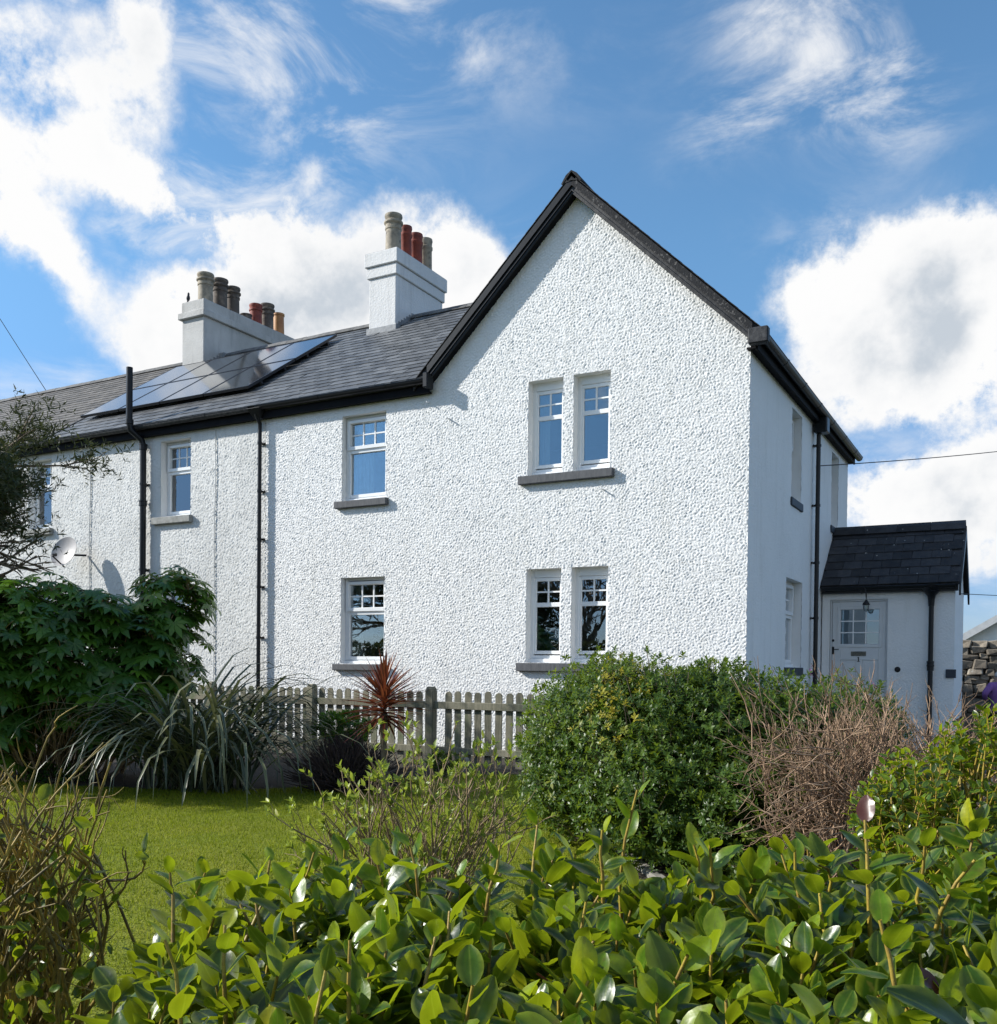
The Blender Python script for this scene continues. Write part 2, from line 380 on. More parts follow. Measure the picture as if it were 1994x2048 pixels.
M_SIDE = render_mat('white_painted_render', (.82, .82, .81), (.76, .76, .75), .8, 34, (.60, .60, .57))
M_CHIM = render_mat('painted_chimney_render', (.74, .73, .72), (.62, .62, .61), .7, 26, (.36, .35, .33))
M_CHIM2 = render_mat('stained_chimney_render', (.56, .55, .53), (.38, .37, .35), .7, 26, (.14, .13, .12))
M_REV = pm('painted_reveal', (.80, .80, .79), (.74, .74, .72), 3, rough=.6, bscale=20, bstr=.15)
M_UPVC = pm('white_window_plastic', (.82, .83, .83), rough=.28, spec=.5)
M_SILL = pm('grey_painted_sill', (.115, .118, .125), (.075, .078, .085), 14, rough=.75, bscale=60, bstr=.25, stretch=(3, 3, .6))
M_SILL2 = pm('weathered_concrete_sill', (.36, .36, .34), (.22, .22, .2), 10, rough=.85, bscale=40)
M_SILLD = pm('slate_blue_sill', (.035, .042, .055), rough=.6)
M_BLACK = pm('black_gloss_paint', (.007, .008, .010), (.011, .012, .014), 6, rough=.38, spec=.32, bscale=25, bstr=.08)
M_FASC = pm('matt_black_board', (.006, .006, .008), (.010, .010, .012), 6, rough=.7, spec=.12)
M_BLACKW = pm('weathered_black_paint', (.016, .017, .02), (.075, .075, .078), 16, .45, .75, rough=.6, spec=.4, bscale=45, bstr=.3)
M_SLATE = pm('grey_slate', (.135, .138, .14), (.085, .088, .092), 5, rough=.5, spec=.45, bscale=40, bstr=.25, orand=.32)
M_SLATEB = pm('brown_grey_slate', (.16, .145, .128), (.10, .092, .082), 5, rough=.65, spec=.35, bscale=40, bstr=.25, orand=.25)
M_SLATED = pm('dark_porch_tile', (.026, .027, .031), (.045, .045, .048), 7, rough=.7, spec=.3, bscale=30, bstr=.4, orand=.35, spots=((.5, .5, .47), 16, .73, .76))
M_VERGE = pm('lichened_verge', (.012, .013, .016), (.20, .19, .18), 26, .56, .76, rough=.85, bscale=50, bstr=.6)
M_RIDGE = pm('ridge_tile_clay', (.085, .085, .088), (.17, .165, .155), 9, rough=.8, bscale=30, bstr=.4, orand=.25)
M_LEAD = pm('lead_flashing', (.20, .21, .22), (.30, .31, .32), 8, rough=.5, bscale=20, bstr=.3)
M_BUFF = pm('buff_clay_pot', (.42, .36, .27), (.22, .19, .15), 7, rough=.75, bscale=30, bstr=.3, spots=((.08, .07, .06), 9, .6, .8))
M_SOOT = pm('sooty_clay_pot', (.10, .082, .07), (.27, .22, .17), 6, .5, .8, rough=.8, bscale=30, bstr=.3)
M_RED = pm('red_clay_pot', (.30, .062, .035), (.17, .04, .03), 7, rough=.65, bscale=30, bstr=.2)
M_ORANGE = pm('orange_clay_pot', (.52, .27, .10), (.40, .17, .07), 5, rough=.6, bscale=30, bstr=.2)
M_ALU = pm('dark_aluminium', (.05, .05, .055), rough=.4, metal=.6)
M_CREAM = pm('net_curtain', (.62, .62, .60), (.5, .5, .49), 20, rough=.9, stretch=(4, 4, .3))
M_BRASS = pm('tarnished_brass', (.10, .105, .09), (.22, .22, .19), 20, rough=.35, metal=.8)
M_DOOR = pm('pale_painted_door', (.64, .66, .67), (.60, .62, .63), 5, rough=.45, bscale=30, bstr=.06)
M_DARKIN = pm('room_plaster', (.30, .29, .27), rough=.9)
def glass_mat():
    m, t, p, out = newmat('window_glass'); t.nodes.remove(p)
    tr = nn(t, 'ShaderNodeBsdfTransparent'); tr.inputs[0].default_value = (.80, .86, .86, 1)
    gl = nn(t, 'ShaderNodeBsdfGlossy'); gl.inputs['Roughness'].default_value = .0; gl.inputs[0].default_value = (.92, .96, 1, 1)
    fr = nn(t, 'ShaderNodeFresnel'); fr.inputs[0].default_value = 1.52
    f = val(t, 'MULTIPLY_ADD', fr.outputs[0], 2.0); t.nodes[-1].inputs[2].default_value = .09
    t.nodes[-1].use_clamp = True
    bp = nn(t, 'ShaderNodeBump'); bp.inputs['Strength'].default_value = .16; bp.inputs['Distance'].default_value = .01
    t.links.new(noise(t, 2.2, 2), bp.inputs['Height']); t.links.new(bp.outputs[0], gl.inputs['Normal'])
    ms = nn(t, 'ShaderNodeMixShader'); t.links.new(f, ms.inputs[0]); t.links.new(tr.outputs[0], ms.inputs[1]); t.links.new(gl.outputs[0], ms.inputs[2]); t.links.new(ms.outputs[0], out.inputs[0])
    return m
M_GLASS = glass_mat()
def pv_mat():
    m, t, p, out = newmat('solar_glass')
    p.inputs['Base Color'].default_value = (.022, .024, .03, 1); p.inputs['Roughness'].default_value = .07; p.inputs['Specular IOR Level'].default_value = .9
    p.inputs['Coat Weight'].default_value = .6; p.inputs['Coat Roughness'].default_value = .12
    return m
M_PV = pv_mat()

# ------------------------------------------------------------------ walls with openings
def lines(a, b, step, keys):
    n = max(2, int(round((b-a)/step))); L = [a+(b-a)*i/n for i in range(n+1)]
    keys = [k for k in keys if a < k < b]
    L = [x for x in L if all(abs(x-k) > step*.55 for k in keys) or x in (a, b)]
    return np.array(sorted(set(L+keys)))
def relief(nx, nz, step, wl, seed):
    r = np.random.default_rng(seed); w = r.normal(size=(nx, nz))
    kx = np.fft.fftfreq(nx, step)[:, None]; kz = np.fft.fftfreq(nz, step)[None, :]; k = np.hypot(kx, kz)
    f = np.exp(-((k-1/wl)/(.42/wl))**2) + .35*np.exp(-((k-.25/wl)/(.3/wl))**2)
    n = np.fft.ifft2(np.fft.fft2(w)*f).real; n /= n.std()
    return np.clip(n, -1.3, 1.6)
def wall_mesh(name, s0, s1, z0, z1, step, T, openings, top, amp, wl, seed, off):
    S = lines(s0, s1, step, [q for o in openings for q in o[:2]]); Z = lines(z0, z1, step, [q for o in openings for q in o[2:]])
    n = relief(len(S), len(Z), step, wl, seed)*amp if amp else np.zeros((len(S), len(Z)))
    SS, ZZ = np.meshgrid(S, Z, indexing='ij')
    P = T(SS, n, ZZ); V = np.stack([np.broadcast_to(q, SS.shape) for q in P], -1).reshape(-1, 3)-off
    cs = (S[:-1]+S[1:])/2; cz = (Z[:-1]+Z[1:])/2; CS, CZ = np.meshgrid(cs, cz, indexing='ij')
    keep = CZ < top(CS)
    for a, b, c, d in openings: keep &= ~((CS > a) & (CS < b) & (CZ > c) & (CZ < d))
    I, J = np.nonzero(keep); m = len(Z)
    F = np.stack([I*m+J, (I+1)*m+J, (I+1)*m+J+1, I*m+J+1], -1)
    used = np.unique(F); re = np.full(len(V), -1); re[used] = np.arange(len(used))
    return npmesh(name, V[used], re[F], True)
def TF(s, n, z): return (s, -n, z)          # front face of the terrace, looking towards -Y
def TS(s, n, z): return (n, s, z)           # end wall, looking towards +X
def TP(s, n, z): return (s, 4.9-n, z)       # front of the porch
def tb(mb, T, s0, s1, n0, n1, z0, z1):
    c = [T(*q) for q in ((s0,n0,z0),(s1,n0,z0),(s1,n1,z0),(s0,n1,z0),(s0,n0,z1),(s1,n0,z1),(s1,n1,z1),(s0,n1,z1))]
    return mb.hexa(c)
def ring(mb, T, s0, s1, z0, z1, n0, n1, w, wt=None, wb=None):
    wt = w if wt is None else wt; wb = w if wb is None else wb
    tb(mb, T, s0, s0+w, n0, n1, z0, z1); tb(mb, T, s1-w, s1, n0, n1, z0, z1)
    tb(mb, T, s0+w, s1-w, n0, n1, z0, z0+wb); tb(mb, T, s0+w, s1-w, n0, n1, z1-wt, z1)
def window(house, T, s0, s1, z0, z1, setb=.13, kind='pair', cols=2, sillm=None, sill=None, curtain=None, label=None):
    h = z1-z0; mb = MB(); d0 = -setb-.06; d1 = -setb
    if kind == 'pair': ft, gt, ul, lg, gb, fb = .085, .125, .355, .402, .872, .955
    else: ft, gt, ul, lg, gb, fb = .03, .082, .345, .43, .915, .965
    Z = lambda q: z1-q*h
    w = .055
    ring(mb, T, s0-.012, s1+.012, Z(fb)-.001, z1+.012, d0, d1, w+.012, ft*h+.012, .045)
    a, b = s0+w-.008, s1-w+.008; n1 = d1+.012 if kind != 'pair' else d1-.008; sw = .043
    tb(mb, T, a, a+sw, d0+.01, n1, Z(gb)-.05, Z(gt)+.05); tb(mb, T, b-sw, b, d0+.01, n1, Z(gb)-.05, Z(gt)+.05)
    tb(mb, T, a+sw, b-sw, d0+.01, n1-.002, Z(gt), Z(gt)+.05); tb(mb, T, a+sw, b-sw, d0+.01, n1-.002, Z(gb)-.05, Z(gb))
    tb(mb, T, a+sw, b-sw, d0+.01, n1-.003, Z(lg), Z(ul))
    if kind != 'pair':   # opening top light stands proud
        ring(mb, T, a-.012, b+.012, Z(ul)-.062, Z(gt)+.056, n1+.001, n1+.022, .05, .05, .058)
    tb(mb, T, s0-.01, s1+.01, d0, d1+.035, z0, Z(fb)-.003)
    win = mb.obj('window', M_UPVC, house, bev=.004, label=label)
    gA, gB = a+sw, b-sw
    r = MB()
    e = .004
    tb(r, T, s0-.02, s0, d0-.04, -e, z0-.01, z1+.02); tb(r, T, s1, s1+.02, d0-.04, -e, z0-.01, z1+.02); tb(r, T, s0, s1, d0-.04, -e, z1, z1+.02); tb(r, T, s0, s1, d0-.04, -e-.02, z0-.02, z0-.001)
    r.obj('reveal', M_REV, win)
    nb = d1-.030
    zs = [Z(ul), (Z(ul)+Z(gt))/2, Z(gt)]; ss = [gA+(gB-gA)*i/cols for i in range(cols+1)]; bw = .011
    for i in range(1, cols):
        tb(MB(), T, 0, 0, 0, 0, 0, 0); m = MB(); tb(m, T, ss[i]-bw, ss[i]+bw, nb-.004, nb+.012, zs[0], zs[2]); m.obj('glazing_bar', M_UPVC, win)
    m = MB(); tb(m, T, gA, gB, nb-.005, nb+.010, zs[1]-bw, zs[1]+bw); m.obj('glazing_bar', M_UPVC, win)
    for i in range(cols):
        for j in range(2):
            m = MB(); tb(m, T, ss[i]+(bw if i else 0), ss[i+1]-(bw if i < cols-1 else 0), nb-.003, nb+.002, zs[j]+(bw if j else 0), zs[j+1]-(0 if j else bw)); m.obj('pane', M_GLASS, win)
    m = MB(); tb(m, T, gA, gB, nb-.003, nb+.002, Z(gb), Z(lg)); m.obj('pane', M_GLASS, win)
    if sill:
        a_, b_, hh, pr = sill; m = MB(); tb(m, T, a_, b_, -.06, pr, z0-hh, z0-.006); m.obj('sill', sillm or M_SILL, win, bev=.008)
    if curtain:
        c0, c1 = curtain; n = 26; V = []; F = []
        for i in range(n+1):
            s = c0+(c1-c0)*i/n
            for z in (z0+.02, z1-.02): V.append(T(s, d0-.12+.018*math.sin(i*1.55), z))
        F = [(2*i, 2*i+2, 2*i+3, 2*i+1) for i in range(n)]
        MB().add(V, F).obj('curtain', M_CREAM, win, smooth=True)
    return win
EA = 5.62; SL = .68; RY = 3.67
def roofz(y): return EA+SL*(y+.14)
RZ = roofz(RY)
GX = -2.44
def gabz(x): return 8.045-.96*abs(x-GX)
H = 7.35

# ================================================================== the end house
house = thing('end_house', 'white roughcast end house with a tall black-edged gable, paired windows and a tiled side porch', 'house', (-3, 3, 0))
HO = origin(house)
PAIR_U = (4.024, 5.366); PAIR_L = (1.368, 2.70); L_U = (3.911, 5.264); L_L = (1.326, 2.694)
AX = (-3.158, -2.609); BX = (-2.45, -1.898); LX = (-6.501, -5.642)
opsA = [(*AX, *PAIR_U), (*BX, *PAIR_U), (*AX, *PAIR_L), (*BX, *PAIR_L), (*LX, *L_U), (*LX, *L_L)]
topA = lambda x: np.where(x < -4.86, 5.64, 7.98-.96*np.abs(x-GX))
me = wall_mesh('front_wall', -8.12, 0, -.4, 8.0, .0135, TF, opsA, topA, .0053, .035, 5, HO)
link('front_wall', me, M_HARL, house)
opsS = [(2.44, 3.12, 3.885, 5.21), (5.67, 6.35, 3.90, 5.21), (2.2, 3.3, 1.345, 2.67)]
me = wall_mesh('side_wall', 0, H, -.4, 5.5, .05, TS, opsS, lambda y: y*0+9, .0032, .11, 7, HO); link('side_wall', me, M_SIDE, house)
m = MB(); m.add([(-8.12, H, -.4), (0, H, -.4), (0, H, 5.5), (GX, H, 7.95), (-4.86, H, 5.6), (-8.12, H, 5.6)], [(0, 1, 2, 3, 4, 5)]); m.obj('back_wall', M_SIDE, house)
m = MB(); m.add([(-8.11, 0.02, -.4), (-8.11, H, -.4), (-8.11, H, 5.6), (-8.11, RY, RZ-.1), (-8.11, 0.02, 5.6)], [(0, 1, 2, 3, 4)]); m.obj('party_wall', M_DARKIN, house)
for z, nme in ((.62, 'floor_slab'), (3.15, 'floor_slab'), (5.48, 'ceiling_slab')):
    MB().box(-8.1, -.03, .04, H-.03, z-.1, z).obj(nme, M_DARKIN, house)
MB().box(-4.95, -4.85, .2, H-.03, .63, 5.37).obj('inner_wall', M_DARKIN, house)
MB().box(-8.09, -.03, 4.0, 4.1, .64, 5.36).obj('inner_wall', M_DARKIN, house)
SR = (-3.275, -1.825)
for (z0, z1), tag_ in ((PAIR_U, 'upper'), (PAIR_L, 'lower')):
    window(house, TF, *AX, z0, z1, .14, 'pair', 2, sill=(*SR, .125, .082), curtain=(AX[0]-.05, AX[0]+.2) if tag_ == 'upper' else None)
    window(house, TF, *BX, z0, z1, .14, 'pair', 2)
window(house, TF, *LX, *L_U, .12, 'single', 3, sill=(LX[0]-.10, LX[1]+.06, .115, .082), curtain=(LX[0]-.05, LX[0]+.42))
window(house, TF, *LX, *L_L, .12, 'single', 3, sill=(LX[0]-.11, LX[1]+.06, .105, .082), curtain=(LX[0]-.05, LX[0]+.22))
for (a, b, z0, z1) in opsS:
    window(house, TS, a, b, z0, z1, .15, 'single', 2, sillm=M_SILLD, sill=(a-.05, b+.06, .13, .03))
# iron pegs left in the wall
for u, v in ((859, 805.5), (898.5, 837.4), (1206.6, 978.9)):
    P = onY(u, v, 0); MB().tube([(P[0], .02, P[2]), (P[0], -.085, P[2]-.005)], .010, 6).obj('iron_peg', M_REV, house)

# roofs
def slab(x0, x1, ya, za, yb, zb, th):
    return MB().hexa([(x0,ya,za-th),(x1,ya,za-th),(x1,yb,zb-th),(x0,yb,zb-th),(x0,ya,za),(x1,ya,za),(x1,yb,zb),(x0,yb,zb)])
m = slab(-8.12, -4.86, -.12, roofz(-.12)-.012, RY, RZ-.012, .10); m.hexa([(-4.86,-.12,roofz(-.12)-.112),(-2.5,3.36,roofz(3.36)-.112),(-2.5,RY,RZ-.112),(-4.86,RY,RZ-.112),(-4.86,-.12,roofz(-.12)-.012),(-2.5,3.36,roofz(3.36)-.012),(-2.5,RY,RZ-.012),(-4.86,RY,RZ-.012)]); m.hexa([(-8.12,RY,RZ-.112),(-2.5,RY,RZ-.112),(-2.5,H+.15,EA-.1),(-8.12,H+.15,EA-.1),(-8.12,RY,RZ-.012),(-2.5,RY,RZ-.012),(-2.5,H+.15,EA),(-8.12,H+.15,EA)])
roofA = m.obj('roof', M_SLATE, house)
m = MB()
for sx in (-1, 1):
    xe = GX+sx*2.60
    m.hexa([(GX,-.15,gabz(GX)-.1),(xe,-.15,gabz(xe)-.1),(xe,H+.15,gabz(xe)-.1),(GX,H+.15,gabz(GX)-.1),(GX,-.15,gabz(GX)-.012),(xe,-.15,gabz(xe)-.012),(xe,H+.15,gabz(xe)-.012),(GX,H+.15,gabz(GX)-.012)])
roofG = m.obj('gable_roof', M_SLATED, house)
# slates: one shared mesh, laid in courses
def slate_mesh(w, l, th, seed):
    r = random.Random(seed); b = MB()
    j = lambda: r.uniform(-.004, .004)
    b.hexa([(-w/2+j(), j(), 0), (w/2+j(), j(), 0), (w/2, l, 0), (-w/2, l, 0), (-w/2+j(), j(), th), (w/2+j(), j(), th), (w/2, l, th), (-w/2, l, th)])
    return b.mesh('slate', recalc=False)
SLM = [slate_mesh(.292, .42, .016, i) for i in range(4)]
for q in SLM: q.materials.append(M_SLATE)
sl_ang = math.atan(SL)
def slate_positions(x0, x1, gauge, w, seed, keep):
    r = random.Random(seed); out = []; n = int((RY+.16)/math.cos(sl_ang)/gauge)
    for i in range(n):
        x = x0+(w/2 if i % 2 else 0)+r.uniform(-.01, .01)
        while x < x1:
            y = -.175+i*gauge*math.cos(sl_ang)+r.uniform(-.004, .004); z = roofz(y)+.012+r.uniform(0, .003)
            if keep(x, y): out.append((x, y, z, r.uniform(-.015, .015), r.randrange(4), r.random()))
            x += w+r.uniform(-.002, .004)
    return out
def keepA(x, y):
    if -8.4 < x < -7.6 and y > 2.80: return False
    return roofz(y) > gabz(x)-.15
pos = slate_positions(-8.0, -3.4, .215, .30, 3, keepA)
pos.sort(key=lambda p: (p[0]-CAM[0])**2+(p[1]-CAM[1])**2)
def slate_stuff(name, plist, mat, parent, var):
    V, F, R = [], [], []
    base = [np.array([v.co for v in q.vertices]) for q in var]; fc = np.array([list(p.vertices) for p in var[0].polygons]); b = 0
    ca, sa = math.cos(sl_ang-.05), math.sin(sl_ang-.05)
    for (x, y, z, t, k, rd) in plist:
        v = base[k]; vx = v[:, 0]-v[:, 1]*t; vy = v[:, 1]*ca-v[:, 2]*sa; vz = v[:, 1]*sa+v[:, 2]*ca
        V.append(np.stack([vx+x, vy+y, vz+z], 1)); F.append(fc+b); b += 8; R.append(np.full(8, rd))
    return link(name, npmesh(name, np.concatenate(V)-origin(parent), np.concatenate(F), False, np.concatenate(R)), mat, parent, kind='stuff')
for (x, y, z, t, k, rd) in pos[:300]:
    o = link('slate', SLM[k], None, roofA, loc=(x-HO[0], y-HO[1], z-HO[2])); o.rotation_euler = (sl_ang-.05, 0, t)
if len(pos) > 300: slate_stuff('slates', pos[300:], M_SLATE, roofA, SLM)
# verge slates and ridge of the gable
ga = math.atan(.96)
for sx in (-1, 1):
    for i in range(18):
        d = 2.62-i*.148; x = GX+sx*d
        if d < .05: continue
        b = MB(); l = .26; x2 = x-sx*l*math.cos(ga)
        b.hexa([(x,-.185,gabz(x)+.004),(x2,-.185,gabz(x2)-.002),(x2,.12,gabz(x2)-.002),(x,.12,gabz(x)+.004),(x,-.185,gabz(x)+.014),(x2,-.185,gabz(x2)+.008),(x2,.12,gabz(x2)+.008),(x,.12,gabz(x)+.014)])
        b.obj('slate', M_VERGE if sx > 0 else M_SLATED, roofG)
def ridge_tile(parent, p, q, up=.0, mat=M_RIDGE, w=.17, h=.11):
    p = np.array(p); q = np.array(q); d = (q-p)/np.linalg.norm(q-p); s = np.cross(d, (0, 0, 1)); V = []
    for e in (p, q):
        for (a, b) in ((-w, -h), (-w*.55, -h*.25), (0, .02), (w*.55, -h*.25), (w, -h), (w-.015, -h-.012), (0, 0.0), (-w+.015, -h-.012)):
            V.append(e+s*a+np.array([0, 0, b+up]))
    F = [(i, (i+1) % 8, 8+(i+1) % 8, 8+i) for i in range(8)]+[(0, 1, 6, 7), (1, 2, 6), (2, 3, 6), (3, 4, 5, 6), (15, 14, 9, 8), (14, 10, 9), (14, 11, 10), (14, 13, 12, 11)]
    return MB().add(V, F).obj('ridge_tile', mat, parent)
for i in range(16):
    y = -.19+i*.47
    ridge_tile(roofG, (GX, y, 8.085+rng.uniform(-.004, .004)), (GX, min(y+.465, 7.5), 8.085), mat=M_VERGE, w=.15, h=.14)
for i in range(11):
    x = -7.62+i*.42
    if x < -3.3: ridge_tile(roofA, (x, RY, RZ+.05+rng.uniform(-.004, .004)), (x+.415, RY, RZ+.05))
# barge boards
for sx, mt in ((-1, M_BLACK), (1, M_BLACKW)):
    xe = GX+sx*(2.34 if sx < 0 else 2.50); m = MB(); a = .19; off = .055
    m2 = MB()
    for (n0, n1, lo, hi) in ((-.15, -.115, -a-off, -off), (-.168, -.15, -a-off+.035, -a-off+.05), (-.178, -.15, -.085-off, -off+.03)):
        (m2 if n0 < -.17 else m).hexa([(GX,n0,gabz(GX)+lo),(xe,n0,gabz(xe)+lo),(xe,n1,gabz(xe)+lo),(GX,n1,gabz(GX)+lo),(GX,n0,gabz(GX)+hi),(xe,n0,gabz(xe)+hi),(xe,n1,gabz(xe)+hi),(GX,n1,gabz(GX)+hi)])
    m.obj('barge_board', mt, house); m2.obj('verge_strip', M_BLACK if sx < 0 else M_VERGE, house)
    m = MB(); lo = -a-.05; hi = lo+.02
    m.hexa([(GX,-.117,gabz(GX)+lo),(xe,-.117,gabz(xe)+lo),(xe,.03,gabz(xe)+lo),(GX,.03,gabz(GX)+lo),(GX,-.117,gabz(GX)+hi),(xe,-.117,gabz(xe)+hi),(xe,.03,gabz(xe)+hi),(GX,.03,gabz(GX)+hi)])
    m.obj('soffit', M_FASC, house)
# gutters: half round with lip, joints every 1.2 m
def gutter(name, parent, p, q, outw, r=.062, mat=M_BLACK, joints=1.15):
    p = np.array(p, float); q = np.array(q, float); d = q-p; Ln = np.linalg.norm(d); d /= Ln; o = np.array(outw, float); up = np.array([0, 0, 1.])
    m = MB(); pr = []
    for k in range(9):
        t = math.pi*k/8; pr.append((-r*math.cos(t), -r*math.sin(t)))
    pr += [(r+.008, .004), (r-.004, .012)]
    inn = [(a*.9, b*.9+.004) for a, b in pr[::-1][2:]]
    prof = pr+inn
    V = [e+o*a+up*b for e in (p, q) for a, b in prof]; n = len(prof)
    F = [(i, (i+1) % n, n+(i+1) % n, n+i) for i in range(n)]; F += [tuple(range(n-1, -1, -1)), tuple(range(n, 2*n))]
    m.add(V, F); g = m.obj(name, mat, parent, smooth=True)
    k = 0
    nj = int(Ln/joints)
    for i in range(1, nj+1):
        c = p+d*(i*Ln/(nj+.6)); mm = MB(); V = [c+d*e+o*a*1.07+up*(b*1.07+.001) for e in (-.03, .03) for a, b in prof]
        mm.add(V, F); mm.obj('gutter_joint', mat, g, smooth=True)
    return g
MB().box(-8.12, -4.78, -.118, -.088, 5.40, 5.60).obj('fascia', M_FASC, house)
MB().box(-8.12, -4.8, -.088, .03, 5.41, 5.43).obj('soffit', M_FASC, house)
gutter('gutter', house, (-8.15, -.186, 5.585), (-4.74, -.186, 5.57), (0, -1, 0))
MB().box(-4.80, -4.72, -.262, -.08, 5.44, 5.66).obj('gutter_end', M_BLACK, house, bev=.01)
MB().box(.088, .118, -.1, H+.1, 5.30, 5.50).obj('fascia', M_FASC, house)
MB().box(-.03, .088, -.08, H+.1, 5.33, 5.35).obj('soffit', M_FASC, house)
gs = gutter('gutter', house, (.185, -.15, 5.46), (.185, H+.15, 5.43), (1, 0, 0), .066)
MB().box(.02, .27, -.235, -.12, 5.34, 5.54).obj('gutter_end', M_BLACKW, house, bev=.015)
def pipe(name, parent, pts, r, clips, outw, mat=M_BLACK, collars=()):
    p = MB().tube(pts, r, 12).obj(name, mat, parent, smooth=True)
    for z in clips:
        x, y = pts[-1][0], pts[-1][1]; o = np.array(outw)
        m = MB(); m.lathe((x, y, z-.02), [(r+.008, 0), (r+.008, .04)], 12); s = np.array([-o[1], o[0]])
        a = np.array([x, y])-o*.09
        m.bar((x-o[0]*r, y-o[1]*r, z), (x-o[0]*(r+.06), y-o[1]*(r+.06), z), .02, .03)
        m.bar((*(np.array([x, y])-o*(r+.03)+s*.07), z), (*(np.array([x, y])-o*(r+.03)-s*.07), z), .012, .03)
        m.obj('pipe_clip', mat, p)
    for z in collars:
        MB().lathe((pts[-1][0], pts[-1][1], z-.05), [(r+.003, 0), (r+.014, .005), (r+.014, .075), (r+.02, .08), (r+.02, .1), (r, .101)], 12).obj('pipe_collar', mat, p, smooth=True)
    return p
pipe('downpipe', house, [(.185, 3.98, 5.40), (.185, 3.98, 5.30), (.09, 3.98, 5.12), (.09, 3.98, 4.9), (.09, 3.98, -.2)], .036, (4.95, 3.98, 3.05, 2.15, 1.25, .4), (1, 0))
MB().box(.03, .24, 3.86, 4.10, 5.14, 5.40).obj('hopper', M_BLACK, house, bev=.02)
XD = -8.17
pipe('downpipe', house, [(XD, -.186, 5.52), (XD, -.17, 5.44), (XD, -.09, 5.32), (XD, -.09, 5.2), (XD, -.09, -.2)], .034, (5.0, 4.2, 3.4, 2.6, 1.75, .9), (0, -1))
MB().hexa([(XD-.06,-.16,5.40),(XD+.06,-.16,5.40),(XD+.06,-.04,5.40),(XD-.06,-.04,5.40),(XD-.15,-.27,5.55),(XD+.15,-.27,5.55),(XD+.15,-.02,5.55),(XD-.15,-.02,5.55)]).obj('hopper', M_BLACK, house, bev=.008)

def chimney(house, x0, x1, y0, y1, zb, zs, bands, ztop, mat, pots, flash=M_LEAD):
    m = MB().box(x0, x1, y0, y1, zb-1.2, zs+.02)
    for (a, b, e) in bands: m.box(x0-e, x1+e, y0-e, y1+e, a, b)
    e = bands[-1][2]; b = bands[-1][1]
    m.hexa([(x0-e,y0-e,b+.002),(x1+e,y0-e,b+.002),(x1+e,y1+e,b+.002),(x0-e,y1+e,b+.002),(x0+.17,y0+.25,ztop),(x1-.17,y0+.25,ztop),(x1-.17,y1-.25,ztop),(x0+.17,y1-.25,ztop)])
    c = m.obj('chimney', mat, house, bev=.012)
    MB().box(x0-.035, x1+.035, y0-.04, y0+.3, roofz(y0)-.14, roofz(y0)+.10).obj('flashing', flash, c, bev=.006)
    n = 7
    for i in range(n):   # stepped flashing up the side
        y = y0+i*(RY-y0)/n
        MB().box(x1-.01, x1+.016, y, y+(RY-y0)/n*.98, roofz(y)-.1, roofz(y)+.13).obj('flashing', flash, c)
    for (x, y, z0, z1, r, mt, sty) in pots:
        h = z1-z0
        if sty == 'big': prof = [(r*.92,0),(r*.9,h*.1),(r*.86,h*.62),(r*.95,h*.64),(r*.95,h*.69),(r*.9,h*.7),(r*.9,h*.75),(r*1.08,h*.79),(r*1.08,h*.83),(r*.84,h*.87),(r*.98,h*.93),(r*1.02,h*.96),(r*.98,h),(r*.78,h),(r*.74,h*.7)]
        elif sty == 'plain': prof = [(r,0),(r*.95,h*.2),(r*.86,h*.9),(r*.98,h*.92),(r*.98,h),(r*.75,h),(r*.7,h*.7)]
        else: prof = [(r,0),(r*.94,h*.7),(r*1.06,h*.73),(r*1.06,h*.79),(r*.94,h*.81),(r*.98,h*.9),(r*1.06,h*.95),(r,h),(r*.78,h),(r*.74,h*.7)]
        MB().lathe((x, y, z0), prof, 20).obj('chimney_pot', mt, c, smooth=True)
    return c
xm = -7.98
chimney(house, -8.3, -7.66, 3.05, 4.72, 7.8, 8.84, ((8.86, 9.07, .035), (9.075, 9.34, .07)), 9.47, M_CHIM,
        [(xm, 3.40, 9.38, 10.19, .175, M_BUFF, 'big'), (xm, 3.83, 9.38, 10.14, .12, M_RED, 'sm'), (xm, 4.19, 9.38, 10.13, .135, M_RED, 'sm'), (xm, 4.55, 9.38, 10.17, .135, M_BUFF, 'sm')])

# porch
PX1 = 2.08; PY0 = 4.9; PY1 = 7.05; PR = (PY0+PY1)/2; PE = 2.79; PZ = 3.80
dX = (.15, 1.07); dZ = (.52, 2.505)
me = wall_mesh('porch_wall', 0.02, PX1, -.4, 2.85, .05, TP, [(*dX, *dZ)], lambda x: x*0+9, .002, .14, 9, HO); link('porch_wall', me, M_SIDE, house)
m = MB(); m.add([(PX1, PY0, -.4), (PX1, PY1, -.4), (PX1, PY1, PE), (PX1, PR, PZ-.06), (PX1, PY0, PE)], [(0, 1, 2, 3, 4)]); m.add([(PX1, PY1, -.4), (0.02, PY1, -.4), (0.02, PY1, PE), (PX1, PY1, PE)], [(0, 1, 2, 3)]); m.obj('porch_wall', M_SIDE, house)
MB().box(0.02, PX1, PY0+.02, PY1-.02, .40, .50).obj('floor_slab', M_DARKIN, house)
ps = (PZ-2.74)/(PR-4.76)
pz = lambda y: 2.74+ps*(y-4.76)
m = MB(); x0, x1 = 0.0, PX1+.09
for sg in (1, -1):
    y = lambda q: q if sg > 0 else 2*PR-q
    m.hexa([(x0,y(4.78),pz(4.78)-.06),(x1,y(4.78),pz(4.78)-.06),(x1,y(PR),PZ-.06),(x0,y(PR),PZ-.06),(x0,y(4.78),pz(4.78)-.01),(x1,y(4.78),pz(4.78)-.01),(x1,y(PR),PZ-.01),(x0,y(PR),PZ-.01)])
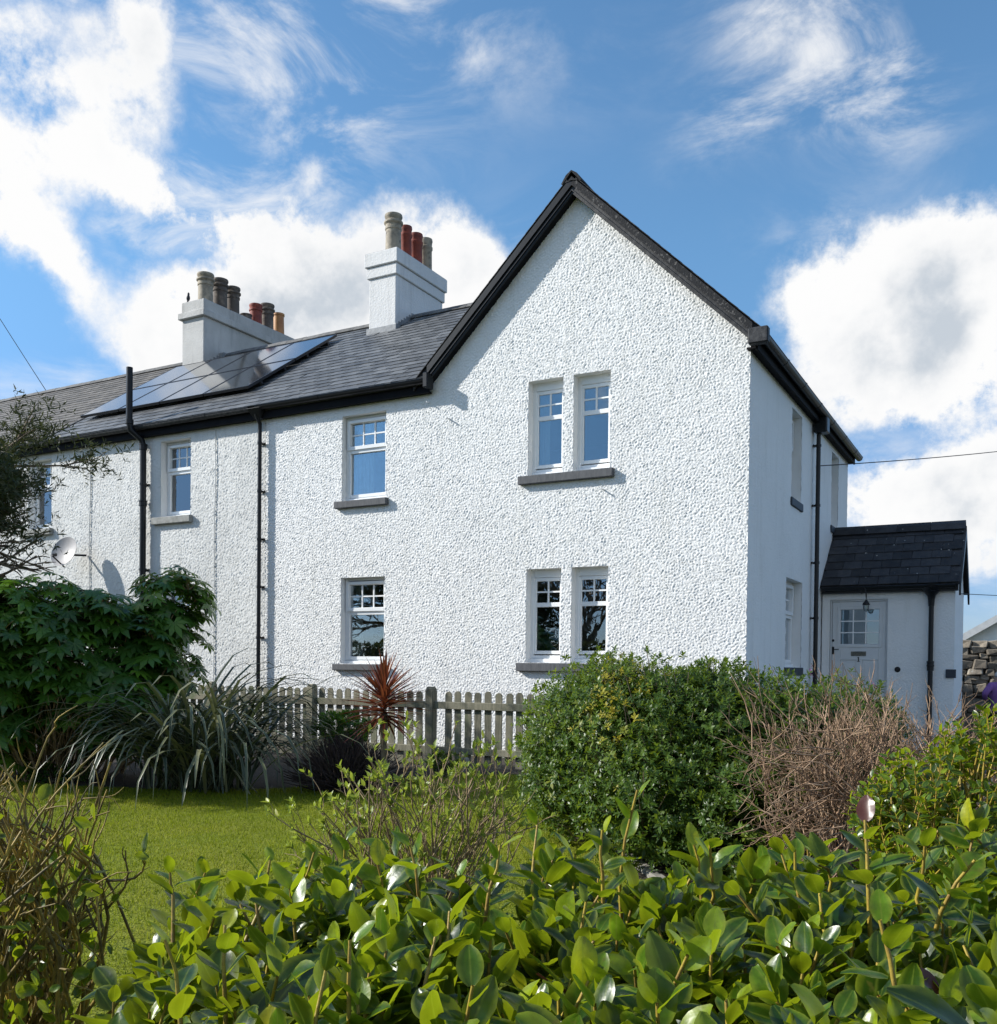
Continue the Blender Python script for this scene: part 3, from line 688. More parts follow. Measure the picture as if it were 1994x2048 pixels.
proof = m.obj('porch_roof', M_SLATED, house)
pa = math.atan(ps); r = random.Random(8); rows = 7; g = (PR-4.76)/math.cos(pa)/rows
PSM = []
for i in range(3):
    b = MB(); w, l = .30, g+.07; j = lambda: r.uniform(-.004, .004)
    b.hexa([(-w/2,j(),0),(w/2,j(),0),(w/2,l,0),(-w/2,l,0),(-w/2,j(),.016),(w/2,j(),.016),(w/2,l,.012),(-w/2,l,.012)]); q = b.mesh('slate', recalc=False); q.materials.append(M_SLATED); PSM.append(q)
for i in range(rows):
    x = .16-(.15 if i % 2 else 0)
    while x < PX1+.05:
        yy = 4.735+i*g*math.cos(pa); xc = min(max(x, .15), PX1-.04)
        o = link('slate', PSM[r.randrange(3)], None, proof, loc=(xc-HO[0]+r.uniform(-.003, .003), yy-HO[1], pz(yy)+.008+r.uniform(0, .005)-HO[2])); o.rotation_euler = (pa-.04, 0, r.uniform(-.01, .01)); o.scale = (.985 if x == xc else .7, 1, 1)
        x += .305
for i in range(4):
    a = .0+i*.54; ridge_tile(proof, (a, PR, PZ+.07), (a+.535, PR, PZ+.07), mat=M_SLATED, w=.16, h=.14)
MB().box(PX1+.03, PX1+.055, PY0-.13, PR, 0, .01).v
for sg in (1, -1):
    y = lambda q: q if sg > 0 else 2*PR-q; a = PX1+.06
    MB().hexa([(a,y(4.74),pz(4.74)-.2),(a+.03,y(4.74),pz(4.74)-.2),(a+.03,y(PR),PZ-.2),(a,y(PR),PZ-.2),(a,y(4.74),pz(4.74)-.02),(a+.03,y(4.74),pz(4.74)-.02),(a+.03,y(PR),PZ-.02),(a,y(PR),PZ-.02)]).obj('barge_board', M_BLACK, proof)
MB().box(0.02, PX1+.05, 4.80, 4.83, 2.60, 2.74).obj('fascia', M_BLACK, proof)
gutter('gutter', proof, (0.03, 4.745, 2.70), (PX1+.02, 4.745, 2.69), (0, -1, 0), .055)
pX = onY(1862, 1250, 4.81)[0]
pp = pipe('downpipe', house, [(pX, 4.82, 2.66), (pX, 4.82, 2.5), (pX, 4.82, -.2)], .038, (), (0, -1), collars=(1.42, 1.36))
MB().lathe((pX, 4.80, 2.36), [(.044, 0), (.052, .1), (.065, .17), (.125, .235), (.115, .25), (.145, .29), (.15, .30), (.11, .31), (.12, .36)], 16).obj('hopper', M_BLACK, house, smooth=True)
# front door
m = MB(); TD = lambda s, n, z: (s, 4.9-n, z)
a, b = dX; z0, z1 = dZ
ring(m, TD, a, b, z0-.02, z1, -.09, -.03, .028, .03, .02)
door_f = m.obj('door_frame', M_DOOR, house)
m = MB(); a += .032; b -= .032; z1 -= .034; n1 = -.055; n0 = -.095
gw = (onY(1682, 1220, 4.955), onY(1757, 1288, 4.955)); ga_, gb_ = gw[0][0], gw[1][0]; gz1, gz0 = gw[0][2], gw[1][2]
tb(m, TD, a, ga_, n0, n1, z0, z1); tb(m, TD, gb_, b, n0, n1, z0, z1); tb(m, TD, ga_, gb_, n0, n1, gz1, z1); 
tb(m, TD, ga_, gb_, n0, n1, gz0-.27, gz0); mid = (ga_+gb_)/2
tb(m, TD, ga_, gb_, n0, n1, z0, z0+.2); tb(m, TD, mid-.05, mid+.05, n0, n1, z0+.2, gz0-.27)
tb(m, TD, ga_, mid-.05, n0, n1-.014, z0+.2, gz0-.27); tb(m, TD, mid+.05, gb_, n0, n1-.014, z0+.2, gz0-.27)
tb(m, TD, ga_+.04, mid-.09, n0, n1-.006, z0+.24, gz0-.31); tb(m, TD, mid+.09, gb_-.04, n0, n1-.006, z0+.24, gz0-.31)
door = m.obj('door', M_DOOR, house, bev=.004)
m = MB(); ring(m, TD, ga_-.055, gb_+.055, gz0-.055, gz1+.055, n1+.001, n1+.012, .05); m.obj('door_moulding', M_DOOR, door, bev=.004)
for i in (1, 2):
    s = ga_+(gb_-ga_)*i/3; m = MB(); tb(m, TD, s-.009, s+.009, n0+.01, n1+.006, gz0, gz1); m.obj('glazing_bar', M_UPVC, door)
    z = gz0+(gz1-gz0)*i/3; m = MB(); tb(m, TD, ga_, gb_, n0+.012, n1+.005, z-.009, z+.009); m.obj('glazing_bar', M_UPVC, door)
for i in range(3):
    for j in range(3):
        m = MB(); tb(m, TD, ga_+(gb_-ga_)*i/3+.009*(i > 0), ga_+(gb_-ga_)*(i+1)/3-.009*(i < 2), n0+.02, n0+.024, gz0+(gz1-gz0)*j/3+.009*(j > 0), gz0+(gz1-gz0)*(j+1)/3-.009*(j < 2)); m.obj('pane', M_GLASS, door)
q0, q1 = onY(1702, 1303, 4.955), onY(1732, 1312, 4.955)
m = MB(); ring(m, TD, q0[0], q1[0], q1[2], q0[2], n1, n1+.012, .014); tb(m, TD, q0[0]+.016, q1[0]-.016, n1, n1+.006, q1[2]+.016, q0[2]-.016); tb(m, TD, q0[0]+.07, q1[0]-.03, n1+.006, n1+.02, (q0[2]+q1[2])/2-.006, (q0[2]+q1[2])/2+.004); m.obj('letter_plate', M_BRASS, door, bev=.003)
c = onY(1717, 1318.5, 4.955); m = MB()
tb(m, TD, c[0]-.0085, c[0]+.0085, n1, n1+.006, c[2]-.036, c[2]+.036); tb(m, TD, c[0]-.022, c[0]+.022, n1, n1+.007, c[2]-.042, c[2]-.034)
m.hexa([TD(*q) for q in ((c[0]-.024,n1,c[2]+.017),(c[0]-.008,n1,c[2]+.026),(c[0]-.008,n1+.006,c[2]+.026),(c[0]-.024,n1+.006,c[2]+.017),(c[0]-.024,n1,c[2]+.024),(c[0]-.008,n1,c[2]+.036),(c[0]-.008,n1+.006,c[2]+.036),(c[0]-.024,n1+.006,c[2]+.024))])
m.obj('house_number', M_BLACK, door, label='black figure 1 under the letter plate')
c = onY(1665, 1281, 4.955); MB().lathe((c[0]+.01, 4.955, c[2]), [(.022, 0), (.022, .012), (.012, .016)], 12, axis=(0, -1, 0)).obj('door_lock', M_BLACK, door)
c = onY(1665, 1301, 4.955); m = MB(); x = c[0]+.01; tb(m, TD, x-.018, x+.018, n1, n1+.01, c[2]-.065, c[2]+.065); m.tube([(x, 4.945, c[2]+.02), (x, 4.91, c[2]+.02), (x+.1, 4.905, c[2]+.018)], .008, 8); m.obj('door_handle', M_BLACK, door, bev=.002)
c = onY(1795, 1339, 4.9); MB().lathe((c[0], 4.9, c[2]), [(.046, 0), (.046, .012), (.036, .022), (.02, .024)], 20, axis=(0, -1, 0)).obj('door_bell', M_BLACK, house, smooth=True)
MB().box(PX1-.12, PX1+.03, PY0-.025, PY0+.02, 1.20, 1.34).obj('sill', M_SILLD, house)
MB().box(.0, .035, 6.0, 6.3, 3.55, 3.60).obj('cable_bracket', M_BLACK, house)
MB().box(-.1, 1.3, 4.2, 4.9, -.35, .50).obj('door_step', M_SILL2, house, bev=.02)

# wall lamp beside the porch door
c = onY(1735, 1182, 4.9); x = c[0]
lamp = thing('wall_lamp', 'black swan-neck lamp with a clear glass jar above the porch door', 'wall lamp', (x, 4.9, c[2]))
pts = [(x-.09, 4.9, c[2]-.01), (x-.09, 4.82, c[2]-.01), (x-.08, 4.74, c[2]+.04), (x-.03, 4.70, c[2]+.05), (x, 4.70, c[2]+.01), (x+.01, 4.70, c[2]-.10), (x+.01, 4.70, c[2]-.18)]
MB().tube(pts, .011, 8).obj('lamp_arm', M_BLACK, lamp, smooth=True)
MB().lathe((x-.09, 4.899, c[2]-.01), [(.035, 0), (.035, .012), (.02, .018)], 12, axis=(0, -1, 0)).obj('lamp_mount', M_BLACK, lamp, smooth=True)
MB().lathe((x+.01, 4.70, c[2]-.25), [(.058, 0), (.058, .015), (.048, .04), (.025, .065), (.018, .09)], 16).obj('lamp_cap', M_BLACK, lamp, smooth=True)
MB().lathe((x+.01, 4.70, c[2]-.36), [(.012, 0), (.032, .012), (.045, .05), (.05, .11)], 16).obj('lamp_glass', M_GLASS, lamp, smooth=True)
MB().lathe((x+.01, 4.70, c[2]-.315), [(.008, 0), (.022, .02), (.018, .05), (.012, .07)], 10).obj('bulb', M_UPVC, lamp, smooth=True)

# ================================================================== the neighbouring terraced house
nb = thing('terraced_house', 'weathered white terraced house carrying the solar panels, joined to the gabled end house', 'house', (-14, 3, 0))
NO = origin(nb); NXL = -23.0
N1 = (-10.635, -9.881); N2 = (-14.42, -13.70); N3 = (-18.2, -17.5); NU = (3.933, 5.30); NL = (1.33, 2.69)
opsB = [(*q, *z) for q in (N1, N2, N3) for z in (NU, NL)]
me = wall_mesh('front_wall', -17.0, -8.12, -.4, 5.62, .019, TF, [o for o in opsB if o[0] > -17], lambda x: x*0+9, .0055, .044, 15, NO); link('front_wall', me, M_HARL2, nb)
me = wall_mesh('front_wall', NXL, -17.0, -.4, 5.62, .08, TF, [o for o in opsB if o[0] < -17], lambda x: x*0+9, .008, .2, 16, NO); link('front_wall', me, M_HARL2, nb)
MB().add([(NXL, H, -.4), (-8.13, H, -.4), (-8.13, H, 5.6), (NXL, H, 5.6)], [(0, 1, 2, 3)]).obj('back_wall', M_SIDE, nb)
MB().add([(NXL, 0, -.4), (NXL, H, -.4), (NXL, H, 5.6), (NXL, RY, RZ-.1), (NXL, 0, 5.6)], [(0, 1, 2, 3, 4)]).obj('end_wall', M_SIDE, nb)
for z, nme in ((.62, 'floor_slab'), (3.15, 'floor_slab'), (5.48, 'ceiling_slab')): MB().box(NXL+.05, -8.2, .04, H-.03, z-.1, z).obj(nme, M_DARKIN, nb)
MB().box(NXL+.05, -8.2, 3.6, 3.7, .63, 5.37).obj('inner_wall', M_DARKIN, nb)
for q in (N1, N2, N3):
    for z in (NU, NL): window(nb, TF, *q, *z, .15, 'single', 3, sillm=M_SILL2, sill=(q[0]-.16, q[1]+.06, .13, .085), curtain=(q[0]-.02, q[0]+.12))
m = slab(NXL, -8.13, -.10, roofz(-.10)-.012, RY, RZ-.012, .10); m.hexa([(NXL,RY,RZ-.112),(-8.13,RY,RZ-.112),(-8.13,H+.15,EA-.1),(NXL,H+.15,EA-.1),(NXL,RY,RZ-.012),(-8.13,RY,RZ-.012),(-8.13,H+.15,EA),(NXL,H+.15,EA)])
roofB = m.obj('roof', M_SLATE, nb)
slate_stuff('slates', slate_positions(-13.72, -8.1, .215, .30, 4, lambda x, y: not (-13.5 < x < -12.65 and y > 2.8)), M_SLATE, roofB, SLM)
slate_stuff('slates', slate_positions(NXL, -13.76, .215, .30, 5, lambda x, y: True), M_SLATEB, roofB, SLM)
MB().hexa([(-13.78,-.17,roofz(-.17)+.02),(-13.72,-.17,roofz(-.17)+.02),(-13.72,RY,RZ+.02),(-13.78,RY,RZ+.02),(-13.78,-.17,roofz(-.17)+.045),(-13.72,-.17,roofz(-.17)+.045),(-13.72,RY,RZ+.045),(-13.78,RY,RZ+.045)]).obj('flashing', M_BLACKW, roofB)
x = NXL
while x < -8.4:
    if not (-13.85 < x < -12.7): ridge_tile(roofB, (x, RY, RZ+.05+rng.uniform(-.006, .006)), (x+.445, RY, RZ+.05), mat=M_RIDGE)
    x += .45
MB().box(NXL, -8.16, -.118, -.088, 5.40, 5.60).obj('fascia', M_FASC, nb)
MB().box(NXL, -8.16, -.088, .03, 5.41, 5.43).obj('soffit', M_FASC, nb)
gutter('gutter', nb, (NXL, -.186, 5.56), (-8.3, -.186, 5.575), (0, -1, 0), mat=M_BLACKW, joints=1.8)
sx = onY(286, 1000, -.1)[0]
pipe('soil_pipe', nb, [(sx-.12, -.31, 6.62), (sx-.12, -.31, 5.62), (sx-.11, -.29, 5.50), (sx-.02, -.13, 5.36), (sx, -.10, 5.26), (sx, -.10, 5.1), (sx, -.10, -.2)], .057, (4.55, 3.0), (0, -1), collars=(5.22, 4.2, 2.2))
MB().lathe((sx-.12, -.31, 5.60), [(.058, 0), (.074, .005), (.074, .08), (.058, .085)], 14).obj('pipe_collar', M_BLACK, nb, smooth=True)
for u, v0, v1, w in ((430, 850, 1400, .012), (180, 1020, 1160, .014)):
    P = onY(u, 1000, -.01); MB().tube([(P[0], -.016, 5.38), (P[0]+.02, -.016, 4.6), (P[0]-.01, -.016, 3.6), (P[0], -.016, 2.4), (P[0], -.016, 0)], .008, 6).obj('wall_cable', M_HARL2, nb)
xm = -13.07
pots = [(3.36, 9.99, .185, M_BUFF, 'big'), (3.80, 10.02, .18, M_SOOT, 'big'), (4.20, 9.98, .165, M_SOOT, 'big'), (4.62, 9.50, .15, M_SOOT, 'plain'), (4.94, 9.84, .15, M_RED, 'sm'), (5.33, 9.97, .17, M_SOOT, 'big'), (5.73, 9.88, .145, M_ORANGE, 'plain')]
chimney(nb, -13.40, -12.74, 3.0, 6.05, 7.8, 8.88, ((8.90, 9.04, .07), (9.042, 9.28, .012)), 9.33, M_CHIM2, [(xm, y, 9.27, z, r, mt, st) for y, z, r, mt, st in pots])
MB().box(-12.74, -12.62, 3.45, 4.0, roofz(3.5)+.02, roofz(3.5)+.12).obj('flashing', M_LEAD, nb)

# solar panels on the neighbour's roof
cols = [-9.0, -10.12, -11.26, -12.40, -13.52]; ys = [.56, 1.80, 3.03]; nrm_ = np.array([0, -SL, 1.])/math.hypot(1, SL)
ordn = ['first', 'second', 'third', 'fourth']
for r_, rn in ((0, 'lower'), (1, 'upper')):
    for k in range(4):
        x1, x0 = cols[k]-.012, cols[k+1]+.012; ya, yb = ys[r_]+.012, ys[r_+1]-.012
        c0 = np.array([(x0+x1)/2, (ya+yb)/2, roofz((ya+yb)/2)])
        t = thing('solar_panel', f'dark solar panel, {ordn[k]} from the white gabled house in the {rn} row on the roof', 'solar panel', c0, 'solar panels on the slate roof')
        def pt(x, y, h): return np.array([x, y, roofz(y)])+nrm_*h
        def pbox(xa, xb, y0, y1, h0, h1): return MB().hexa([pt(xa,y0,h0),pt(xb,y0,h0),pt(xb,y1,h0),pt(xa,y1,h0),pt(xa,y0,h1),pt(xb,y0,h1),pt(xb,y1,h1),pt(xa,y1,h1)])
        w = .022; m = MB()
        for q in ((x0, x0+w, ya, yb), (x1-w, x1, ya, yb), (x0+w, x1-w, ya, ya+w), (x0+w, x1-w, yb-w, yb)): m.hexa(pbox(*q, .095, .142).v)
        m.obj('panel_frame', M_ALU, t)
        pbox(x0+w, x1-w, ya+w, yb-w, .10, .139).obj('panel_glass', M_PV, t)
        m = MB()
        for f in (.25, .75):
            y = ya+(yb-ya)*f; m.hexa(pbox(x0-.012, x1+.012, y-.02, y+.02, .035, .094).v)
        m.obj('mounting_rail', M_ALU, t)
# satellite dish
dc = onY(133, 1106, -.34); dd = np.array([.12, -.93, .32]); dd /= np.linalg.norm(dd)
dish = thing('satellite_dish', 'pale grey satellite dish on the weathered white wall', 'satellite dish', (dc[0], 0, dc[2]))
M_DISH = pm('grey_dish_paint', (.42, .40, .39), (.36, .34, .33), 12, rough=.5)
prof = [(.30*k/8, .075*(k/8)**2) for k in range(9)]; prof[0] = (.004, 0); back = [(r, z-.008) for r, z in prof[::-1]]
MB().lathe(dc, prof+back, 28, axis=dd, cap=False).obj('dish_bowl', M_DISH, dish, smooth=True)
A = frame(dd); low = dc-np.array([0, 0, .29]); tip = dc+dd*.36-np.array([0, 0, .20])
MB().tube([low+dd*.05, tip], .014, 6).obj('dish_arm', M_BLACK, dish); MB().tube([tip-dd*.03+np.array([0,0,.02]), tip-dd*.10+np.array([0,0,.05])], [.03, .028], 10).obj('receiver', M_BLACK, dish)
MB().tube([dc-dd*.01, dc-dd*.08, (dc[0]+.15, -.02, dc[2]-.02)], .02, 8).obj('bracket', M_BLACK, dish)
# bird on the chimney
bp = np.array([-13.28, 3.05, 9.29])
bird = thing('bird', 'small dark bird perched on the stained chimney beside the pots', 'bird', bp)
M_BIRD = pm('dark_feathers', (.02, .022, .03), (.035, .035, .045), 30, rough=.6)
b = MB().lathe(bp+np.array([0, 0, .035]), [(.006, 0), (.03, .02), (.042, .06), (.036, .10), (.024, .125), (.026, .15), (.018, .175), (.004, .185)], 12, axis=(.25, -.15, 1))
b.bar(bp+np.array([-.02, .01, .06]), bp+np.array([-.06, .04, -.04]), .03, .012); b.obj('body', M_BIRD, bird, smooth=True)
MB().lathe(bp+np.array([.045, -.025, .19]), [(.008, 0), (.002, .025)], 6, axis=(1, -.5, 0)).obj('beak', M_BLACK, bird)
for s in (-.012, .012): MB().tube([bp+np.array([s, 0, .0]), bp+np.array([s, 0, .045])], .003, 5).obj('leg', M_BLACK, bird)
# ================================================================== ground
M_SOIL = pm('garden_soil', (.022, .017, .012), (.045, .035, .026), 14, rough=.95, bscale=30, bstr=.8, bdist=.02)
M_FIELD = pm('rough_grass_ground', (.05, .075, .02), (.075, .08, .03), 1.5, rough=.95, bscale=15, bstr=.5)
M_TAR = pm('tarmac', (.055, .055, .057), (.085, .085, .085), 20, rough=.9, bscale=90, bstr=.4)
def lawn_mat():
    m, t, p, out = newmat('mown_lawn')
    c = mixc(t, ramp(t, noise(t, 1.1, 4), .35, .7), (.18, .22, .012), (.24, .245, .022)); c = mixc(t, ramp(t, noise(t, 45, 3), .4, .7, 0, .6), c, (.05, .075, .012))
    t.links.new(c, p.inputs['Base Color']); p.inputs['Roughness'].default_value = .9; p.inputs['Specular IOR Level'].default_value = .2
    bump(t, p, noise(t, 70, 4), .8, .03); return m
M_LAWN = lawn_mat()
def gz(x, y):
    s = np.clip((y-4.5)/4.0, 0, 1); return -.32*s*s*(3-2*s)
def sheet(name, xs, ys, z, mat, jitter=0):
    X, Y = np.meshgrid(xs, ys, indexing='ij'); Z = gz(X, Y)+z; n, m_ = X.shape
    I, J = np.meshgrid(np.arange(n-1), np.arange(m_-1), indexing='ij'); I = I.ravel(); J = J.ravel()
    F = np.stack([I*m_+J, (I+1)*m_+J, (I+1)*m_+J+1, I*m_+J+1], -1)
    o = link(name, npmesh(name, np.stack([X, Y, Z], -1).reshape(-1, 3), F, True), mat); o['kind'] = 'structure'; return o
ext = np.array([-900, -300, -100, -50, -25])
sheet('ground', np.concatenate([ext, np.linspace(-15, 15, 31), -ext[::-1]]), np.concatenate([ext, np.linspace(-16, 16, 65), -ext[::-1]]), -.012, M_FIELD)
sheet('driveway', np.linspace(2.6, 12, 12), np.linspace(-2.5, 30, 66), -.006, M_TAR)
# flower bed and lawn with an irregular edge
def blob_sheet(name, pts, z, mat, n=160, amp=.05, seed=1):
    r = np.random.default_rng(seed); P = np.array(pts, float); k = len(P); out = []
    for i in range(k):       # closed Catmull-Rom
        p0, p1, p2, p3 = P[i-1], P[i], P[(i+1) % k], P[(i+2) % k]
        for t in np.linspace(0, 1, n//k, endpoint=False):
            out.append(.5*((2*p1)+(-p0+p2)*t+(2*p0-5*p1+4*p2-p3)*t*t+(-p0+3*p1-3*p2+p3)*t**3))
    Q = np.array(out)+r.normal(size=(len(out), 2))*amp*.4
    m = MB(); m.add([(x, y, z) for x, y in Q], [tuple(range(len(Q)))]); o = m.obj(name, mat); o['kind'] = 'structure'; return o, Q
lawn_pts = [(1.0, -10.3), (-.2, -11.2), (-3, -11.6), (-8, -11.6), (-11, -9), (-10.5, -6.2), (-7.4, -5.75), (-5.4, -5.5), (-3.9, -4.75), (-3.25, -3.4), (-2.6, -2.2), (-1.5, -2.0), (-1.05, -3.2), (-.45, -4.3), (.1, -5.3), (.75, -6.2), (1.5, -7.2), (1.9, -8.2), (1.75, -9.3)]
soil_pts = [(5.5, -11.5), (-2, -12.6), (-13, -12.4), (-15, -7), (-13, -.3), (-6, -.25), (2.2, -.25), (2.5, -4), (5.5, -6)]
blob_sheet('flower_bed', soil_pts, -.004, M_SOIL, amp=.02)
lawn, LQ = blob_sheet('lawn', lawn_pts, .004, M_LAWN, 240, .06)
def in_poly(x, y, Q):
    c = np.zeros(len(x), bool); j = len(Q)-1
    for i in range(len(Q)):
        xi, yi = Q[i]; xj, yj = Q[j]
        c ^= ((yi > y) != (yj > y)) & (x < (xj-xi)*(y-yi)/(yj-yi+1e-12)+xi); j = i
    return c
# grass blades
M_GRASS = leafmat('grass_blade', [(0, (.13, .18, .008)), (.5, (.22, .255, .012)), (.85, (.33, .33, .025)), (1, (.42, .37, .08))], .6, .35, (.35, .42, .03), spec=.12)
N = 430000
gx = rng.uniform(-10, 2, N); gy = rng.uniform(-11.6, -2, N)
D = np.stack([gx-CAM[0], gy-CAM[1], np.full(N, -CAM[2])], 1); dz = D@_F; uu = 997+FPX*(D@_R)/dz; vv = CYP-FPX*(D@_U)/dz
kp = in_poly(gx, gy, LQ) & (dz > 2.5) & (uu > -160) & (uu < 1350) & (vv < 2100) & (rng.random(N) < np.clip(9/np.maximum(dz, 2.5), .5, 1))
gx, gy = gx[kp], gy[kp]; N = len(gx); a = rng.uniform(0, 2*math.pi, N); ln = rng.uniform(.014, .032, N); w = rng.uniform(.0022, .004, N)
lean = rng.uniform(0, .9, N); d2 = np.stack([np.cos(a), np.sin(a)], 1); b0 = np.stack([gx, gy, np.full(N, .003)], 1)
side = np.stack([-d2[:, 1], d2[:, 0], np.zeros(N)], 1)*w[:, None]; tip = b0+np.stack([d2[:, 0]*ln*lean, d2[:, 1]*ln*lean, ln*np.sqrt(1-np.minimum(lean, .95)**2)], 1)
V = np.stack([b0-side, b0+side, tip], 1).reshape(-1, 3); F = np.arange(3*N).reshape(-1, 3)
g = link('grass', npmesh('grass', V, F, False, np.repeat(np.clip(.42+.2*np.sin(gx*2.3+1.3*np.sin(gy*1.7))*np.sin(gy*2.9+gx)+.16*np.sin(gx*7.1+gy*3)*np.sin(gy*8.3)+rng.normal(size=N)*.2, 0, .98), 3)), M_GRASS, kind='stuff'); tag(g, 'short mown green grass covering the lawn', 'grass')

# ================================================================== picket fence
M_FENCE = pm('weathered_fence_wood', (.235, .215, .155), (.13, .125, .085), 3, rough=.85, bscale=22, bstr=.4, orand=.18, stretch=(14, 14, 1.2), spots=((.10, .13, .06), 5, .55, .8))
FY = -1.7
fence = thing('picket_fence', 'weathered wooden picket fence with rounded tops along the white wall', 'fence', (-4.5, FY, 0)); FO = origin(fence)
PKM = []
for k in range(3):
    m = MB(); w = .047; prof = [(-w, 0), (w, 0), (w, .90)]+[(w*math.cos(t), .90+w*math.sin(t)) for t in np.linspace(.3, math.pi-.3, 6)]+[(-w, .90)]
    n = len(prof); m.add([(x, -.009, z) for x, z in prof]+[(x, .009, z) for x, z in prof], [tuple(range(n)), tuple(range(2*n-1, n-1, -1))]+[(i, n+i, n+(i+1) % n, (i+1) % n) for i in range(n)])
    q = m.mesh('picket'); q.materials.append(M_FENCE); PKM.append(q)
postx = [-9.45, -7.55, -5.62, -3.63, -1.70, .2]
x = -9.3
while x < .15:
    if all(abs(x-p) > .105 for p in postx):
        o = link('picket', PKM[random.randrange(3)], None, fence, loc=(x-FO[0], 0.0, .035+random.uniform(-.012, .012))); o.rotation_euler = (0, random.uniform(-.012, .012), 0)
    x += .148
for px in postx:
    m = MB(); m.box(px-.06, px+.06, FY-.085, FY+.03, -.2, .99); m.hexa([(px-.06,FY-.085,.991),(px+.06,FY-.085,.991),(px+.06,FY+.03,.991),(px-.06,FY+.03,.991),(px-.045,FY-.06,1.035),(px+.045,FY-.06,1.035),(px+.045,FY+.01,1.035),(px-.045,FY+.01,1.035)])
    m.obj('post', M_FENCE, fence, bev=.008)
for a, b in zip(postx[:-1], postx[1:]):
    for z in (.22, .80): MB().box(a+.06, b-.06, FY-.052, FY-.012, z-.045+random.uniform(-.01, .01), z+.045).obj('rail', M_FENCE, fence, bev=.005)

# edging stones and a ringed stone by the fence
M_EDGE = pm('pale_edging_stone', (.30, .28, .24), (.17, .16, .14), 12, rough=.9, bscale=30, bstr=.5)
es = [onZ(u, v, .02) for u, v in ((1150, 1622), (1185, 1652), (1225, 1684), (1262, 1712), (1300, 1742), (1345, 1772), (1395, 1800))]
for i, (p, q) in enumerate(zip(es[:-1], es[1:])):
    d = (q-p); d /= np.linalg.norm(d); m = MB(); m.bar(p+d*.02-np.array([0,0,.03]), q-d*.02-np.array([0,0,.03]), .08, .08); o = m.obj('edging_stone', M_EDGE, bev=.012)
    tag(o, ['first', 'second', 'third', 'fourth', 'fifth', 'sixth'][i]+' pale concrete edging stone from the picket fence, along the clipped green bush', 'stone', 'edging stones beside the bush')
sp = onZ(925, 1545, .0); m = MB(); n = 18
st = thing('ringed_stone', 'pale ring-shaped stone ornament leaning at the foot of the picket fence', 'stone', sp)
pts = [sp+np.array([.075*math.cos(t)+.02*math.sin(t), -.02+.04*math.sin(t), .085+.085*math.sin(t)]) for t in np.linspace(0, 2*math.pi, n)]
MB().tube(pts, .028, 8, cap=False).obj('stone_ring', M_EDGE, st, smooth=True)

# ================================================================== plants: materials
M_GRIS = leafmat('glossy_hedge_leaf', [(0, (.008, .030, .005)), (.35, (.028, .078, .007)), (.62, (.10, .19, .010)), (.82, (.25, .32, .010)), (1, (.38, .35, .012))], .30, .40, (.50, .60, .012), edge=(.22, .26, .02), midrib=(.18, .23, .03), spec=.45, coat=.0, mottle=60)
M_GRISR = leafmat('reddened_hedge_leaf', [(0, (.10, .025, .015)), (1, (.08, .035, .025))], .3, .3, (.4, .1, .02), spec=.5, coat=.3)
M_GSTEM = pm('yellow_green_stem', (.38, .29, .035), (.24, .15, .04), 30, rough=.5, bscale=60, bstr=.2)
M_HEBE = leafmat('small_bush_leaf', [(0, (.018, .05, .008)), (.5, (.048, .105, .013)), (.8, (.11, .17, .018)), (1, (.22, .23, .03))], .40, .32, (.34, .46, .03), edge=(.15, .21, .04), spec=.35)
M_YEL = leafmat('yellowed_leaf', [(0, (.42, .34, .02)), (.6, (.34, .32, .03)), (1, (.22, .25, .03))], .5, .35, (.6, .5, .03))
M_TWIG = pm('dry_brown_twig', (.42, .29, .19), (.20, .12, .07), 9, rough=.85, bscale=60, bstr=.3, orand=.35)
M_BARK = pm('grey_brown_bark', (.12, .09, .06), (.20, .16, .11), 20, rough=.9, bscale=40, bstr=.6, orand=.2)
M_STEMB = pm('shrub_stem', (.36, .26, .14), (.17, .12, .07), 20, rough=.75, bscale=60, bstr=.3, orand=.25)
M_BUD = leafmat('young_shrub_leaf', [(0, (.13, .19, .03)), (.6, (.24, .30, .04)), (1, (.36, .36, .06))], .4, .4, (.5, .6, .06), spec=.4)
M_FATSIA = leafmat('fatsia_leaf', [(0, (.022, .065, .010)), (.6, (.045, .12, .014)), (.9, (.10, .21, .016)), (1, (.18, .28, .02))], .3, .3, (.22, .42, .03), midrib=(.12, .18, .05), spec=.5)
M_FLAX = leafmat('flax_leaf', [(0, (.03, .046, .028)), (.5, (.06, .08, .045)), (.85, (.13, .14, .065)), (1, (.24, .23, .12))], .42, .1, (.2, .25, .08), edge=(.22, .23, .15), spec=.45)
M_CORD = leafmat('red_cordyline_leaf', [(0, (.10, .028, .02)), (.6, (.17, .045, .025)), (1, (.25, .09, .04))], .35, .2, (.45, .12, .04), spec=.5)
M_DARKH = leafmat('heather_sprig', [(0, (.03, .022, .022)), (.7, (.06, .042, .04)), (1, (.09, .07, .05))], .8, .1, (.15, .1, .08), spec=.2)
M_CONIF = leafmat('evergreen_spray', [(0, (.014, .025, .008)), (.6, (.032, .048, .014)), (.9, (.06, .07, .02)), (1, (.11, .10, .04))], .6, .15, (.16, .18, .05), spec=.3)
M_PURPLE = leafmat('purple_floret', [(0, (.25, .09, .22)), (1, (.42, .2, .38))], .6, .3, (.5, .2, .4))

